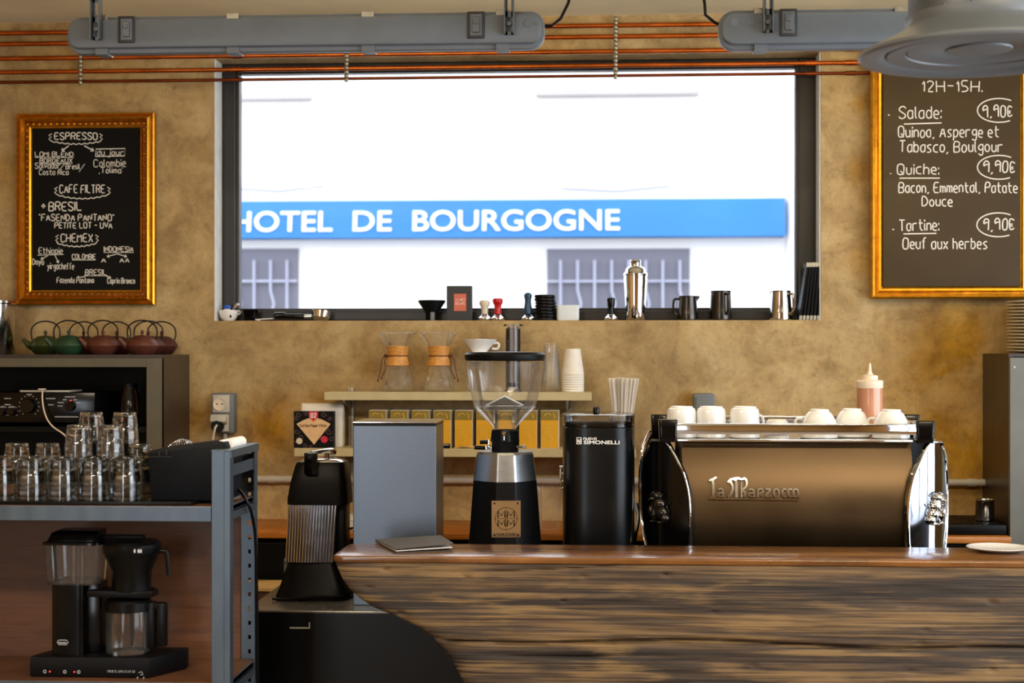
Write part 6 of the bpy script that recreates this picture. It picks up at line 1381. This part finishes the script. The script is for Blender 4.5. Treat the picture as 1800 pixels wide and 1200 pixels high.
b = BM(); loft(b, [(z_(964), x_(121), 0.052, 53*sm, 0.052), (z_(960), x_(121), 0.052, 53*sm, 0.052), (z_(958), x_(121), 0.052, 46*sm, 0.046), (z_(944), x_(124), 0.058, 43*sm, 0.042), (z_(940), x_(128), 0.06, 38*sm, 0.036)], 44, 7); part('tank_lid', b, M_blackg, t)
b = BM(); bx(b, x_(160), x_(243), 0.046, 0.066, z_(957), z_(949), 0.003); part('outlet_arm', b, M_blackm, t)
b = BM(); lathe(b, [(0, z_(1046)), (34*sm, z_(1046)), (35*sm, z_(1012)), (49*sm, z_(982)), (51*sm, z_(978)), (51*sm, z_(965)), (47*sm, z_(960)), (0, z_(958.5))], 44, (x_(219), 0.06, 0)); bk_ = part('brew_basket', b, M_black, t)
b = BM(); tube(b, smooth_pts([(x_(266), 0.06, z_(978)), (x_(281), 0.06, z_(977)), (x_(283), 0.06, z_(983)), (x_(286), 0.06, z_(1021))], 1), 3.8*sm, 12); part('basket_handle', b, M_black, bk_)
b = BM()
for px in (238, 245, 249): bx(b, x_(px), x_(px+3), 0.06-49.5*sm, 0.06-47.5*sm, z_(975), z_(969))
part('basket_mark', b, M_silver, bk_, False)
b = BM(); prism(b, [(x_(145), 0.03), (x_(240), 0.015), (x_(262), 0.03), (x_(265), 0.07), (x_(250), 0.1), (x_(145), 0.1)], z_(1058), z_(1046), 'z', 0.003); part('basket_holder', b, M_blackm, t, True, None, 40)
cf = thing('glass_jug', 'glass coffee jug with black lid and handle standing on the drip coffee maker', 'jug', Vector(t.location)+Vector((x_(213), 0.06, z_(1160)+0.0006)))
zz_ = lambda py: (1160-py)*sm
b = BM(); lathe(b, [(0, 0.001), (34*sm, 0.0), (38*sm, 3*sm), (39*sm, 10*sm), (39*sm, 70*sm), (37*sm, 78*sm), (36*sm, 82*sm)], 40); gj = part('glass_body', b, M_clear, cf)
b = BM(); lathe(b, [(39*sm, 76*sm), (41*sm, 77*sm), (41*sm, 92*sm), (38*sm, 96*sm), (20*sm, 98*sm), (0, 98.5*sm)], 40); part('lid', b, M_black, cf)
b = BM(); tube(b, [(6*sm, 0, 80*sm), (7*sm, 0, 12*sm)], [5*sm, 3*sm], 14); part('mixing_tube', b, M_black, cf)
b = BM(); bx(b, 33*sm, 50*sm, -0.012, 0.012, 8*sm, 92*sm, 0.004); bx(b, 52*sm, 70*sm, -0.012, 0.012, 12*sm, 90*sm, 0.005); bx(b, 46*sm, 66*sm, -0.011, 0.011, 78*sm, 90*sm, 0.004); part('handle', b, M_black, cf)
b = BM()
script(b, 'MOCCAMASTER', x_(190), x_(238), 0, 4.0, 0.0011, lambda u, v, d: Vector((u, -0.0006-d, z_(1186)-v*sm if abs(v) > 0 else z_(1186))), jit=0, smooth=False)
fm = lambda u, v, d: Vector((x_(u), 0.0192-d, z_(v)))
ribbon(b, [(94, 1137), (97, 1133), (111, 1133), (114, 1137), (111, 1141), (97, 1141), (94, 1137)], 1.0, fm, 0.0005); script(b, 'Moccamaster', 97, 111, 1139, 3, 0.7, fm, jit=0)
fm2 = lambda u, v, d: Vector((x_(u), -0.0006-d+max(0, 0), z_(v)))
for (u, v) in [(77, 1186), (113, 1186), (138, 1186)]: ribbon(b, [(u+2.5*math.cos(a), v+2.5*math.sin(a)) for a in [2*PI*i/12 for i in range(13)]], 1.1, fm2, 0.0005)
ribbon(b, [(245, 1186), (250, 1184), (253, 1189), (248, 1190)], 1.0, fm2, 0.0005); ribbon(b, [(244, 1193), (241, 1198)], 1.3, fm2, 0.0005); ribbon(b, [(255, 1193), (252, 1198)], 1.3, fm2, 0.0005)
part('printing', b, M_silver, t, False)
for px in (86, 130):
    b = BM(); tube(b, [(x_(px), -0.0015, z_(1186)), (x_(px), 0.001, z_(1186))], 1.2*sm, 8); part('indicator_lamp', b, M_redled, t)
